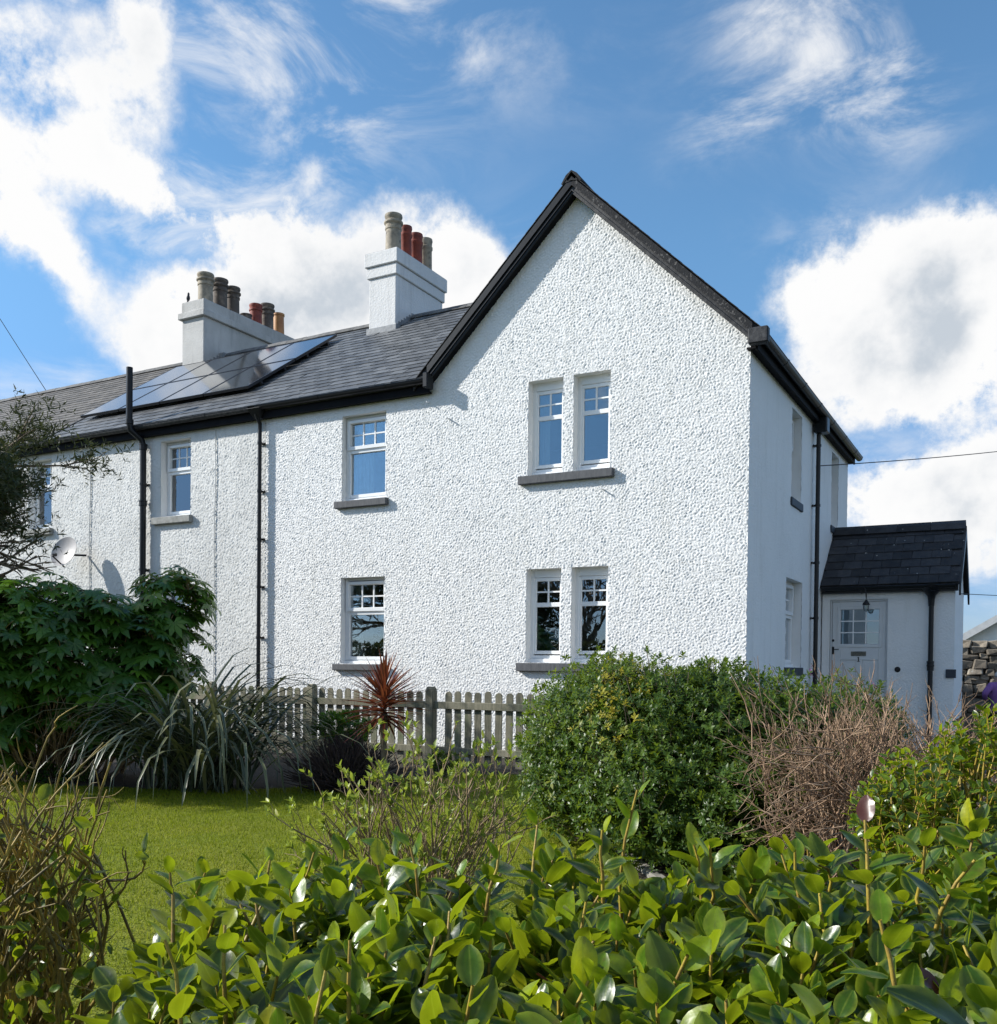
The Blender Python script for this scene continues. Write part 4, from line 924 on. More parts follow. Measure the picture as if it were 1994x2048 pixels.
# ------------------------------------------------------------------ foreground hedge
hedge = thing('clipped_hedge', 'glossy broad-leaved hedge with yellow-green young shoots, its clipped top below the dry brown shrub', 'hedge', (*(CAM+_F*1.5)[:2], 0)); HG = origin(hedge)
GL = [leaf_grid(1.0, .56+.06*(k % 3), 7, 4, .22, [.10, .25, -.12, .18][k % 4], .03, [.85, 1.05, .95][k % 3], k, .55) for k in range(8)]
def htop(u):  # height of the clipped top for a picture column
    return np.interp(u, [-400, 0, 150, 260, 420, 700, 1000, 1400, 1750, 2000, 2500], [.62, .62, .64, .70, .80, .865, .865, .865, .885, .90, .90])
sh_paths, sh_r, sh_rn = [], [], []; Lpos, Lax, Lnm, Ls, Lrn, Ltop = [], [], [], [], [], []
def shoot(b, tip, leaves, size, young):
    mid = (b+tip)/2+rng.normal(size=3)*.012; P = np.array([b, (b+mid)/2, mid, (mid+tip)/2+rng.normal(size=3)*.004, tip]); sh_paths.append(P); sh_r.append(np.linspace(.0042, .0022, 5)); sh_rn.append(rng.random())
    ax = (tip-b)/np.linalg.norm(tip-b); A = frame(ax); ph = rng.uniform(0, 6.28)
    for i in range(leaves):
        t = (i+.6)/leaves; t = .12+.88*t; j = t*4; k = min(int(j), 3); p = P[k]*(1-(j-k))+P[k+1]*(j-k)
        an = ph+i*2.4; out = A[:, 0]*math.cos(an)+A[:, 1]*math.sin(an); el = np.interp(t, [.25, .7, 1.0], [.45, .95, 1.8])+rng.normal()*.3
        d = out+ax*el+np.array([0, 0, -.12]); d /= np.linalg.norm(d); nv = ax*1.0-out*.55*el+rng.normal(size=3)*.28
        s = size*np.interp(t, [.25, .7, 1], [1, 1, .55])*rng.uniform(.75, 1.15)
        Lpos.append(p+d*.006); Lax.append(d); Lnm.append(nv); Ls.append(s); Ltop.append(t)
        Lrn.append(np.clip(-.13+.78*young*t*t+rng.normal()*.15, .0, .97))
n_sh = 560
for i in range(n_sh):
    Dp = rng.uniform(.78, 2.02)**1.0; u = rng.uniform(-330, 2330)
    if u < 230 and Dp > 1.62-(230-u)*.0006: continue
    zt = htop(u)+rng.normal()*.03; P = atD(u, 1400, Dp); tip = np.array([P[0], P[1], zt+rng.uniform(-.02, .04)])
    lean = rng.normal(size=2)*.05; b = tip-np.array([lean[0], lean[1], rng.uniform(.13, .24)])
    shoot(b, tip, rng.integers(9, 15), rng.uniform(.056, .096), rng.uniform(.1, 1.35))
# tall shoots that stand out above the clipped top
for u, v, Dp, ln, nl in ((1275, 1580, 1.62, .30, 8), (1205, 1660, 1.6, .2, 7), (1420, 1690, 1.6, .18, 8), (1388, 1690, 1.75, .16, 6), (1730, 1640, 1.45, .2, 8), (1590, 1700, 1.55, .18, 7), (1076, 1640, 1.9, .22, 6), (1000, 1690, 1.7, .16, 7), (820, 1690, 1.75, .16, 8), (630, 1700, 1.85, .16, 8), (340, 1745, 1.75, .12, 6), (540, 1720, 1.8, .14, 7), (1850, 1690, 1.5, .15, 8), (1950, 1720, 1.35, .15, 8), (700, 1880, 1.18, .2, 6), (450, 1850, 1.3, .2, 6), (330, 1880, 1.28, .18, 6), (1760, 1840, 1.05, .18, 6)):
    tip = atD(u, v, Dp); b = tip-np.array([rng.normal()*.03, rng.normal()*.03, ln]); shoot(b, tip, nl, .062, 1.25)
Lpos, Lax, Lnm, Ls, Lrn, Ltop = map(np.array, (Lpos, Lax, Lnm, Ls, Lrn, Ltop)); RM = leaf_R(Lax, Lnm)
# inner leaves fill the hedge body; their dark tones stand in for shade
nf = 3600; u = rng.uniform(-350, 2350, nf); Dp = rng.uniform(.8, 2.0, nf); P = np.array([atD(a, 1400, b) for a, b in zip(u, Dp)]); P[:, 2] = htop(u)*rng.uniform(.3, .95, nf)
kf = ~((u < 230) & (Dp > 1.5)); P = P[kf]; nf = len(P)
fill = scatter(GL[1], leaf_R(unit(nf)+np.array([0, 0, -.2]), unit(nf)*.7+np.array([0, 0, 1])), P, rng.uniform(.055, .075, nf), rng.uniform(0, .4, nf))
dd_ = Lpos-CAM; dep = dd_@_F; pu = 997+FPX*(dd_@_R)/dep; pv = CYP-FPX*(dd_@_U)/dep
score = Ls/dep*(.35+Ltop)*np.where((pu > 0) & (pu < 1994) & (pv > 1500) & (pv < 2040), 1, 0)*(1+.8*(Lpos[:, 2]-.8)*4)
order = np.argsort(-score); big = order[:300]; rest = order[300:]
LM = []
for T in GL:
    q = npmesh('leaf', T[0], T[1], True, None, T[2]); q.materials.append(M_GRIS); LM.append(q)
LMR = npmesh('leaf', *GL[2][:2], True, None, GL[2][2]); LMR.materials.append(M_GRISR)
redset = set(rng.choice(300, 3, replace=False).tolist())
# 24 copies of each leaf with its own tone so that a leaf keeps the tone of its shoot
tones = {}
def leaf_of(k, tone):
    key = (k, int(tone*9))
    if key not in tones:
        T = GL[k]; q = npmesh('leaf', T[0], T[1], True, np.full(len(T[0]), (key[1]+.5)/9), T[2]); q.materials.append(M_GRISO); tones[key] = q
    return tones[key]
M_GRISO = M_GRIS.copy(); M_GRISO.name = 'glossy_hedge_leaf_single'
for n_ in M_GRISO.node_tree.nodes:      # single leaves take their tone from the mesh, with a small shift per leaf
    if n_.type == 'OBJECT_INFO':
        l = [l for l in M_GRISO.node_tree.links if l.from_node == n_][0]; sock = l.to_socket; M_GRISO.node_tree.links.remove(l); sock.default_value = 0.0
def stuff_tone(m):
    for n_ in m.node_tree.nodes:
        if n_.type == 'OBJECT_INFO':
            for l in [l for l in m.node_tree.links if l.from_node == n_]:
                s_ = l.to_socket; m.node_tree.links.remove(l); s_.default_value = 0.0
for m_ in (M_GRIS, M_HEBE, M_YEL, M_BUD, M_FLAX, M_CORD, M_DARKH, M_CONIF, M_GRASS, M_PURPLE): stuff_tone(m_)
for c_, i in enumerate(big):
    o = link('leaf', LMR if c_ in redset else leaf_of(int(rng.integers(8)), Lrn[i]), None, hedge)
    R4 = Matrix([list(r) for r in RM[i]]).to_4x4(); o.matrix_local = Matrix.Translation(Vector(Lpos[i]-HG)) @ R4 @ Matrix.Diagonal((Ls[i], Ls[i], Ls[i], 1))
parts = [fill]; ks = rng.integers(0, 8, len(rest))
for k in range(8):
    s_ = rest[ks == k]; parts.append(scatter(GL[k], RM[s_], Lpos[s_], Ls[s_], Lrn[s_]))
leaves_obj('leaves', parts, M_GRIS, hedge)
tubes_obj('stems', sh_paths, sh_r, M_GSTEM, hedge, 5, kind='stuff')
# woody framework inside
wp, wr = [], []
for i in range(120):
    u = rng.uniform(-300, 2300); P = atD(u, 1400, rng.uniform(1.0, 1.9)); b = np.array([P[0], P[1], 0.0]); t = b+np.array([rng.normal()*.1, rng.normal()*.1, htop(u)-.15]); wp.append(np.array([b, (b+t)/2+rng.normal(size=3)*.04, t])); wr.append([.012, .008, .005])
tubes_obj('branches', wp, wr, M_BARK, hedge, 5, kind='stuff')

# ------------------------------------------------------------------ ellipsoid bushes
def ell(u, v, D, ru, rv, rd):
    c = atD(u, v, D); return (c, np.array([ru/FPX*D, rd, rv/FPX*D]))   # axes: picture right, depth, up
RH = np.array([math.cos(YA_), math.sin(YA_), 0]); FH = np.array([-math.sin(YA_), math.cos(YA_), 0]); AXS = np.stack([RH, FH, [0, 0, 1]], 1)
def shell(es, n, lo=.72, hi=1.02, zmin=.03):
    vol = np.array([e[1][0]*e[1][2]+e[1][1]*e[1][2] for e in es]); cnt = rng.multinomial(n, vol/vol.sum()); P, Nn = [], []
    for (c, r), k in zip(es, cnt):
        d = unit(k); rr = rng.uniform(lo**3, hi**3, k)**(1/3); q = d*r*rr[:, None]; P.append(c+q@AXS.T); g_ = nrm(d/r); Nn.append(g_@AXS.T)
    P = np.concatenate(P); Nn = np.concatenate(Nn); keep = P[:, 2] > zmin
    for (c, r) in es:
        q = (P-c)@AXS/r; keep &= ~(np.sum(q*q, 1) < (lo-.12)**2)
    return P[keep], Nn[keep]
def rosette(nl, L, Wd, up=.5, seed=0, nw=2):
    r = np.random.default_rng(seed); T = leaf_grid(L, Wd, 2, nw, .3, .15, 0, .8); V, F, U = [], [], []; b = 0
    for i in range(nl):
        a = i*2.4+r.uniform(-.2, .2); e = up+.9*i/nl; d = np.array([[math.cos(a)*math.cos(e), math.sin(a)*math.cos(e), math.sin(e)]]); n_ = np.array([[-math.cos(a)*math.sin(e), -math.sin(a)*math.sin(e), math.cos(e)]])
        Rm = leaf_R(d, n_)[0]; s = r.uniform(.75, 1.1)*(1-.35*i/nl); V.append(T[0]@Rm.T*s+np.array([0, 0, L*.55*i/nl])); F.append(T[1]+b); U.append(T[2]); b += len(T[0])
    return np.concatenate(V), np.concatenate(F), np.concatenate(U)
def frames_to(d):
    z = nrm(d); h = np.tile([0.3, .2, 1.0], (len(z), 1))+rng.normal(size=z.shape)*.5; x = nrm(np.cross(h, z)); return np.stack([x, np.cross(z, x), z], 2)
def ros_parts(P, Nn, T, up, jit, smin, smax, rn, nvar=2):
    d = nrm(Nn*.8+np.array([0, 0, up])+rng.normal(size=P.shape)*jit); R_ = frames_to(d)
    return scatter(T, R_, P, rng.uniform(smin, smax, len(P)), rn)
# the big clipped green bush
hb = thing('clipped_bush', 'large dense small-leaved green bush with a yellowing patch, in front of the gable', 'bush', (*onZ(1330, 1700)[:2], 0))
es_h = [ell(1190, 1480, 7.4, 150, 150, .85), ell(1290, 1490, 7.0, 190, 172, .9), ell(1430, 1500, 6.8, 190, 170, .9), ell(1150, 1560, 7.2, 115, 120, .7), ell(1330, 1600, 6.4, 190, 150, .7), ell(1480, 1640, 6.1, 160, 150, .65), ell(1580, 1520, 6.7, 160, 170, .8), ell(1700, 1490, 6.9, 100, 122, .6), ell(1230, 1400, 7.3, 90, 85, .6), ell(1390, 1400, 7.0, 120, 72, .6)]
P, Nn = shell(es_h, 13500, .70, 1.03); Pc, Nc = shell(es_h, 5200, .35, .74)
lump = np.array([math.sin(p[0]*5.1+1)*math.sin(p[1]*6.3)*math.sin(p[2]*7.2+2) for p in P]); P = P+Nn*(lump*.07+rng.normal(size=len(P))*.02)[:, None]
pu_ = np.array([proj(p)[:2] for p in P]); yel = rng.random(len(P)) < .75*np.maximum(np.exp(-((pu_[:, 0]-1255)/48)**2-((pu_[:, 1]-1365)/30)**2), np.exp(-((pu_[:, 0]-1222)/36)**2-((pu_[:, 1]-1435)/62)**2))
rn = np.clip(.42+.3*rng.normal(size=len(P))*.7+lump*.25, 0, .98)
RT = [rosette(8, .050, .020, .15, 1, 1), rosette(9, .043, .019, .3, 2, 1)]
hv = rng.random(len(P)) < .5
leaves_obj('leaves', [ros_parts(P[hv & ~yel], Nn[hv & ~yel], RT[0], .45, .35, .75, 1.25, rn[hv & ~yel]), ros_parts(P[~hv & ~yel], Nn[~hv & ~yel], RT[1], .45, .35, .75, 1.25, rn[~hv & ~yel]), ros_parts(Pc, Nc, RT[0], .45, .6, 1.5, 2.2, rng.uniform(0, .4, len(Pc)))], M_HEBE, hb)  # core rosettes are coloured darker in place of inner shade
leaves_obj('yellow_leaves', [ros_parts(P[yel], Nn[yel], RT[0], .45, .35, .7, 1.1, rn[yel])], M_YEL, hb)
wp, wr = [], []
hc = np.mean([e[0] for e in es_h], 0)
for i in rng.choice(len(P), 900, replace=False):
    q = P[i]; b = np.array([hc[0]+(q[0]-hc[0])*.45, hc[1]+(q[1]-hc[1])*.45, max(.02, q[2]*.2)]); mid = (b+q)/2+rng.normal(size=3)*.06; wp.append(np.array([b, mid, q+Nn[i]*.015])); wr.append([.008, .005, .0025])
tubes_obj('branches', wp, wr, M_BARK, hb, 4, kind='stuff')
fl = [onp for onp in ((1203, 1352, 7.1), (1177, 1358, 7.2), (1747, 1372, 6.9), (1232, 1345, 7.0), (1288, 1525, 6.2), (1622, 1345, 6.6))]
fp_ = np.array([atD(*q) for q in fl]); pf = []
for q in fp_:
    k = 26; d = unit(k); pf.append(scatter(leaf_grid(.016, .008, 2, 2), leaf_R(d, unit(k)), q+d*np.array([.015, .015, .04])*rng.random((k, 1)), np.ones(k), rng.random(k)))
leaves_obj('flowers', pf, M_PURPLE, hb)

# ------------------------------------------------------------------ dry brown shrub
db = thing('dry_shrub', 'leafless tangle of dry brown twigs between the green bush and the glossy hedge', 'bush', (*onZ(1690, 1790)[:2], 0)); b0 = origin(db)
wp, wr, wn = [], [], []
def branchy(b, tip, r0, kids, lk, spread, up=.3, seg=5, bend=.05, lvl=2):
    t = np.linspace(0, 1, seg)[:, None]; P = b*(1-t)+tip*t; L = np.linalg.norm(tip-b); off_ = rng.normal(size=3)*bend*L; P = P+np.sin(t*math.pi)*off_+rng.normal(size=P.shape)*L*.012
    P[0] = b; wp.append(P); wr.append(np.linspace(r0, r0*.45, seg)); wn.append(rng.random()); ends = [(P[-1], P[-1]-P[-2])]
    if lvl > 0:
        for _ in range(kids):
            f = rng.uniform(.3, .98); j = f*(seg-1); k = min(int(j), seg-2); p = P[k]*(1-(j-k))+P[k+1]*(j-k); d = (P[k+1]-P[k]); d /= np.linalg.norm(d)
            d = d+rng.normal(size=3)*spread+np.array([0, 0, up]); d /= np.linalg.norm(d); ends += branchy(p, p+d*L*lk*rng.uniform(.6, 1.2), r0*.55, max(1, kids-1), lk, spread, up, max(3, seg-1), bend, lvl-1)
    return ends
for i in range(175):
    u = np.clip(rng.normal(1770, 110), 1560, 1950); D = rng.uniform(5.0, 6.0); b = onZ(u*.75+1740*.25, 1790, 0); b = np.array([*(b[:2]+rng.normal(size=2)*.25), 0.0])
    uu_ = np.clip(rng.normal(1760, 140), 1500, 1985); vt = np.interp(uu_, [1480, 1560, 1660, 1750, 1850, 1960], [1510, 1450, 1405, 1420, 1450, 1475])
    tip = atD(uu_, vt+abs(rng.normal())*60, rng.uniform(5.1, 6.0)); branchy(b, tip, .0065, 4, .32, .55, .25, 5, .07, 2)
for i in range(60):   # arching side twigs towards the left
    u = rng.uniform(1600, 1690); v = rng.uniform(1480, 1700); D = rng.uniform(5.0, 5.5); p = atD(u, v, D); q = atD(u-rng.uniform(40, 130), v+rng.uniform(-60, 70), D-.1); branchy(p, q, .004, 3, .4, .6, .1, 5, .12, 1)
tubes_obj('twigs', wp, wr, M_TWIG, db, 4, kind='stuff', rnd=wn)

# ------------------------------------------------------------------ glossy bush at the right
gb = thing('glossy_bush', 'rounded glossy yellow-green bush growing up into the dry brown twigs', 'bush', (*onZ(1900, 1900)[:2], 0))
es_g = [ell(1910, 1615, 3.9, 150, 125, .45), ell(1825, 1670, 3.8, 90, 100, .4), ell(2020, 1580, 3.9, 150, 145, .5), ell(1960, 1770, 3.6, 190, 120, .45), ell(1790, 1610, 4.0, 55, 70, .25)]
P, Nn = shell(es_g, 620, .6, 1.02); GT = [leaf_grid(1, .56, 4, 2, .25, .2, .03, .85, 40+k) for k in range(3)]; pp_, ss_, ax_, nm_, rn_ = [], [], [], [], []
wp, wr = [], []
for p, n_ in zip(P, Nn):
    d = nrm((n_*.6+np.array([0, 0, .7])+rng.normal(size=3)*.3)[None])[0]; A = frame(d); ph = rng.uniform(0, 6); yg = rng.uniform(.1, .9); wp.append(np.array([p-d*.12, p-d*.04, p+d*.05])); wr.append([.004, .003, .002])
    for i in range(8):
        a = ph+i*2.4; o_ = A[:, 0]*math.cos(a)+A[:, 1]*math.sin(a); t = i/7; e = .2+1.1*t; ax = o_+d*e; ax_.append(ax); nm_.append(d-o_*.5*e+rng.normal(size=3)*.3); pp_.append(p+d*(t*.10-.05)); ss_.append(rng.uniform(.042, .066)*(1-.3*t)); rn_.append(np.clip(.1+.7*yg*t+rng.normal()*.15, 0, .97))
pp_, ss_, ax_, nm_, rn_ = map(np.array, (pp_, ss_, ax_, nm_, rn_)); RM2 = leaf_R(ax_, nm_); kk = rng.integers(0, 3, len(pp_))
dp_ = np.array([proj(p) for p in pp_]); sc_ = ss_/dp_[:, 2]*((dp_[:, 0] < 1994) & (dp_[:, 1] < 1740))*(1+.5*rng.random(len(pp_))); od = np.argsort(-sc_)
for i in od[:280]:
    T = GT[kk[i]]; key = ('g', int(kk[i]), int(rn_[i]*6))
    if key not in tones:
        q = npmesh('leaf', T[0], T[1], True, np.full(len(T[0]), (key[2]+.5)/6), T[2]); q.materials.append(M_GRISO); tones[key] = q
    o = link('leaf', tones[key], None, gb); o.matrix_local = Matrix.Translation(Vector(pp_[i]-origin(gb))) @ Matrix([list(r) for r in RM2[i]]).to_4x4() @ Matrix.Diagonal((ss_[i], ss_[i], ss_[i], 1))
rs = od[280:]
leaves_obj('leaves', [scatter(GT[k], RM2[rs[kk[rs] == k]], pp_[rs[kk[rs] == k]], ss_[rs[kk[rs] == k]], rn_[rs[kk[rs] == k]]) for k in range(3)], M_GRIS, gb)
gc = origin(gb)
for i in range(60):
    q = P[rng.integers(len(P))]; b = np.array([gc[0]+rng.normal()*.15, gc[1]+rng.normal()*.15, 0]); wp.append(np.array([b, (b+q)/2+rng.normal(size=3)*.05, q])); wr.append([.012, .008, .004])
tubes_obj('branches', wp, wr, M_GSTEM, gb, 4, kind='stuff')

# ------------------------------------------------------------------ open shrub in the middle with fresh leaf tips
ms = thing('budding_shrub', 'open twiggy shrub with fresh yellow-green leaf tips at the edge of the lawn', 'shrub', (*onZ(850, 1930)[:2], 0))
wp, wr, wn = [], [], []; ends = []
b0 = origin(ms)
for i in range(84):
    u = rng.uniform(575, 1075); vt = np.interp(u, [575, 650, 700, 780, 850, 960, 1040, 1075], [1640, 1600, 1560, 1525, 1510, 1540, 1570, 1620])+abs(rng.normal())*55; D = rng.uniform(3.7, 4.5)
    b = b0+np.array([rng.normal()*.12, rng.normal()*.12, 0]); b[2] = 0; ends += branchy(b, atD(u, vt, D), .0055, 3, .26, .4, .5, 6, .06, 2)
tubes_obj('stems', wp, wr, M_STEMB, ms, 4, kind='stuff', rnd=wn)
pp_, ax_, nm_, ss_ = [], [], [], []
for p, d in ends:
    if rng.random() < .2: continue
    d = d/np.linalg.norm(d); A = frame(d); k = rng.integers(3, 7); ph = rng.uniform(0, 6)
    for i in range(k):
        a = ph+i*2.1; o_ = A[:, 0]*math.cos(a)+A[:, 1]*math.sin(a); ax_.append(o_+d*1.3); nm_.append(d-o_*.8); pp_.append(p-d*.004*i); ss_.append(rng.uniform(.018, .042))
pp_, ax_, nm_, ss_ = map(np.array, (pp_, ax_, nm_, ss_)); leaves_obj('leaves', [scatter(leaf_grid(1, .45, 3, 2, .3, .1), leaf_R(ax_, nm_), pp_, ss_, rng.random(len(pp_)))], M_BUD, ms)

# ------------------------------------------------------------------ cut-back twiggy bush at the left
tw = thing('cut_back_bush', 'cut-back bush of bare yellow-brown stems with few leaves on the near lawn edge', 'bush', (*onZ(60, 2130)[:2], 0))
wp, wr, wn = [], [], []; ends = []; b0 = origin(tw)
for i in range(66):
    u = rng.normal(30, 90); u = min(u, 185); vt = np.interp(u, [-100, 0, 60, 120, 190], [1590, 1600, 1625, 1650, 1700])+abs(rng.normal())*80; D = rng.uniform(2.45, 3.1)
    b = b0+np.array([rng.normal()*.07, rng.normal()*.07, 0]); b[2] = 0; ends += branchy(b, atD(u, vt, D), .008, 3, .30, .5, .35, 7, .11, 2)
for u, v in ((228, 1530), (213, 1580), (120, 1540), (40, 1570)): branchy(b0, atD(u, v, 2.8), .006, 2, .15, .4, .5, 7, .06, 1)
M_CUT = pm('cut_stem', (.12, .09, .03), (.40, .28, .05), 9, .42, .6, rough=.6, bscale=60, bstr=.2, orand=.3); tubes_obj('stems', wp, wr, M_CUT, tw, 5, kind='stuff', rnd=wn)  # yellow patches in the stem colour stand in for sunlit edges
k = 260; sel = rng.choice(len(ends), k); pp_ = np.array([ends[i][0] for i in sel])+rng.normal(size=(k, 3))*.02; pp_[:, 2] = np.minimum(pp_[:, 2], 1.05)
lowz = rng.random(k) < .8; pp_[lowz, 2] *= rng.uniform(.5, .85, lowz.sum())
leaves_obj('leaves', [scatter(GL[2], leaf_R(unit(k)+np.array([0, 0, .5]), unit(k)+np.array([0, 0, .6])), pp_, rng.uniform(.03, .06, k), rng.uniform(0, .55, k))], M_GRIS, tw)

# ------------------------------------------------------------------ New Zealand flax
fxp = onZ(395, 1578, 0); fx = thing('flax_plant', 'great mound of arching grey-green strap leaves on the border, beside the picket fence', 'plant', fxp)
M_FLAXO = M_FLAX
for i in range(300):
    c0 = fxp+np.array([rng.normal()*.28, rng.normal()*.18, 0]); a = rng.uniform(0, 2*math.pi); L = rng.uniform(1.5, 2.45); e = rng.uniform(.95, 1.53); wd = rng.uniform(.026, .045); out = RH*math.cos(a)*1.15+FH*math.sin(a)*.9; out /= np.linalg.norm(out)
    n = 9; P = [c0.copy()]; ang = e; kink = rng.uniform(.45, .75); drp = rng.uniform(1.9, 3.1)
    for k in range(1, n):
        t = k/n
        ang -= drp/n*(.55 if t < kink else 1.75)
        ang = max(ang, -1.45); P.append(P[-1]+(out*math.cos(ang)+np.array([0, 0, 1])*math.sin(ang))*L/n)
    P = np.array(P); P[:, 2] = np.maximum(P[:, 2], .015); T_ = np.gradient(P, axis=0); T_ = nrm(T_); sd_ = np.cross(T_, [0, 0, 1]); sd_ = nrm(sd_+np.array([1e-4, 0, 0])); up_ = np.cross(sd_, T_); w_ = wd/2*np.interp(np.linspace(0, 1, n), [0, .15, .6, .9, 1], [.6, .85, 1, .5, .06])[:, None]
    V = np.stack([P-sd_*w_+up_*w_*.35, P, P+sd_*w_+up_*w_*.35], 1).reshape(-1, 3); F = [(3*k+j, 3*k+j+1, 3*k+4+j, 3*k+3+j) for k in range(n-1) for j in range(2)]
    UV = np.stack([np.tile([-1, 0, 1], n), np.repeat(np.linspace(0, 1, n), 3), np.zeros(3*n)], 1)
    link('leaf', npmesh('leaf', V-fxp, F, True, np.full(3*n, rng.random()), UV), M_FLAX, fx)

# ------------------------------------------------------------------ cordyline
cp = atD(768, 1428, 9.5); cr_ = thing('cordyline', 'small red-leaved cordyline palm spiking up before the picket fence', 'plant', (cp[0], cp[1], 0))
MB().tube([(cp[0]+.02, cp[1], 0), (cp[0]+.01, cp[1], .3), (cp[0], cp[1], .6), (cp[0], cp[1], cp[2])], [.045, .036, .034, .04], 10).obj('trunk', M_BARK, cr_, smooth=True)
for i in range(150):
    a = i*2.4+rng.normal()*.2; e = np.interp(i, [0, 30, 110, 149], [-.2, .1, .7, 1.5])+rng.normal()*.12; L = rng.uniform(.42, .54)*(.84 if e > .9 else 1); out = np.array([math.cos(a), math.sin(a), 0]); n = 6; P = [cp+np.array([0, 0, .002*i-.06])]; ang = e
    for k in range(1, n): ang -= rng.uniform(0, .05)+(.05 if e < .4 else .01); P.append(P[-1]+(out*math.cos(ang)+np.array([0, 0, 1])*math.sin(ang))*L/(n-1))
    P = np.array(P); T_ = nrm(np.gradient(P, axis=0)); sd_ = nrm(np.cross(T_, [0.01, 0.02, 1])); up_ = np.cross(sd_, T_); w_ = .016*np.interp(np.linspace(0, 1, n), [0, .2, .6, 1], [.7, 1, .8, .05])[:, None]
    V = np.stack([P-sd_*w_+up_*w_*.5, P, P+sd_*w_+up_*w_*.5], 1).reshape(-1, 3); F = [(3*k+j, 3*k+j+1, 3*k+4+j, 3*k+3+j) for k in range(n-1) for j in range(2)]
    link('leaf', npmesh('leaf', V-origin(cr_), F, True, np.full(3*n, rng.random())), M_CORD, cr_)

# ------------------------------------------------------------------ dark heather mound and other border plants
def mound(name, label, cat, es, n, L, Wd, mat, nl=7, up=.6, loc=None, group=None, twig=M_BARK):
    c = es[0][0]; o = thing(name, label, cat, (c[0], c[1], 0) if loc is None else loc, group); P, Nn = shell(es, n, .45, 1.02); T = rosette(nl, L, Wd, up, n)
    leaves_obj('leaves', [ros_parts(P, Nn, T, .5, .4, .7, 1.3, rng.random(len(P)))], mat, o); wp_, wr_ = [], []
    for i in rng.choice(len(P), min(len(P), 160), replace=False): b = np.array([c[0]+rng.normal()*.06, c[1]+rng.normal()*.06, 0]); wp_.append(np.array([b, (b+P[i])/2+rng.normal(size=3)*.02, P[i]])); wr_.append([.006, .004, .002])
    tubes_obj('branches', wp_, wr_, twig, o, 4, kind='stuff'); return o
hm = thing('heather_mound', 'dark purple-brown heather mound at the foot of the red cordyline', 'bush', (*onZ(690, 1582)[:2], 0)); hb0 = origin(hm); wp, wr, wn = [], [], []
for i in range(900):
    a = rng.uniform(0, 6.28); e = rng.uniform(.15, 1.5); L = rng.uniform(.45, .62); d = (RH*math.cos(a)*1.15+FH*math.sin(a)*.8)*math.cos(e)+np.array([0, 0, 1])*math.sin(e)*1.0; b = hb0+np.array([rng.normal()*.08, rng.normal()*.08, 0]); t_ = b+d*L; wp.append(np.array([b+d*L*.25, b+d*L*.6+rng.normal(size=3)*.02, t_])); wr.append([.005, .0045, .003]); wn.append(rng.random())
M_HTW = pm('heather_twig', (.045, .032, .03), (.075, .05, .045), 20, rough=.9, orand=.3)
tubes_obj('twigs', wp, wr, M_HTW, hm, 4, kind='stuff', rnd=wn)
mound('border_plant', 'low leafy green plant between the fence pickets and the heather mound', 'plant', [ell(690, 1455, 10.6, 62, 30, .25)], 260, .07, .03, M_FATSIA)
mound('border_plant', 'low green weeds growing along the shaded lawn edge left of the flax', 'plant', [ell(110, 1552, 10.4, 70, 22, .2)], 200, .06, .03, M_FATSIA)
mound('border_plant', 'small pale-flowered plant beside the ring-shaped stone', 'plant', [ell(885, 1525, 11.2, 32, 18, .16)], 120, .05, .025, M_HEBE)
tg = thing('bare_shrub', 'bare pinkish-twigged shrub in the shade below the big-leaved bush', 'shrub', (*onZ(115, 1552)[:2], 0)); wp, wr, wn = [], [], []
for i in range(46): branchy(origin(tg)+np.array([rng.normal()*.1, rng.normal()*.1, 0]), atD(rng.normal(115, 45), 1440+abs(rng.normal())*45, rng.uniform(9.6, 10.2)), .006, 3, .3, .4, .4, 5, .05, 1)
tubes_obj('twigs', wp, wr, M_TWIG, tg, 4, kind='stuff', rnd=wn)

# ------------------------------------------------------------------ big-leaved fatsia at the left
ft = thing('fatsia_bush', 'big dark evergreen bush of large lobed hand-shaped leaves below the satellite dish', 'bush', (*onZ(120, 1552)[:2], 0)); fo = origin(ft)
def palm(seed):
    r = np.random.default_rng(seed); V = [(0, 0, 0)]; F = []; U = [(0, 0, 0)]; n = 8
    for i in range(n):
        a = -2.35+4.7*i/(n-1); L = (1-.28*abs(a)/2.3)*r.uniform(.92, 1.08); w = .225
        for (rr, off_, dz, s_) in ((.58, -w, -.06, -1), (1.0, 0, -.22, 0), (.58, w, -.06, 1)):
            V.append((rr*L*math.sin(a+off_*1.35), rr*L*math.cos(a+off_*1.35), dz*L+(0.03 if s_ else 0))); U.append((s_, rr, 0))
        k = 1+3*i; F.append((0, k, k+1, k+2))
    return np.array(V, float), np.array(F)[:, ::-1], np.array(U, float)
PT = [palm(k) for k in range(4)]
es_f = [ell(150, 1330, 10.8, 190, 165, 1.0), ell(60, 1300, 10.5, 150, 140, .9), ell(300, 1280, 11.2, 85, 85, .5), ell(345, 1195, 11.2, 52, 48, .35), ell(250, 1400, 10.7, 130, 130, .7), ell(-80, 1350, 10.3, 200, 190, 1.0), ell(120, 1230, 10.6, 150, 60, .7)]
P, Nn = shell(es_f, 400, .55, 1.0, .2); pp_, ax_, nm_, ss_, rn_ = [], [], [], [], []; wp, wr = [], []
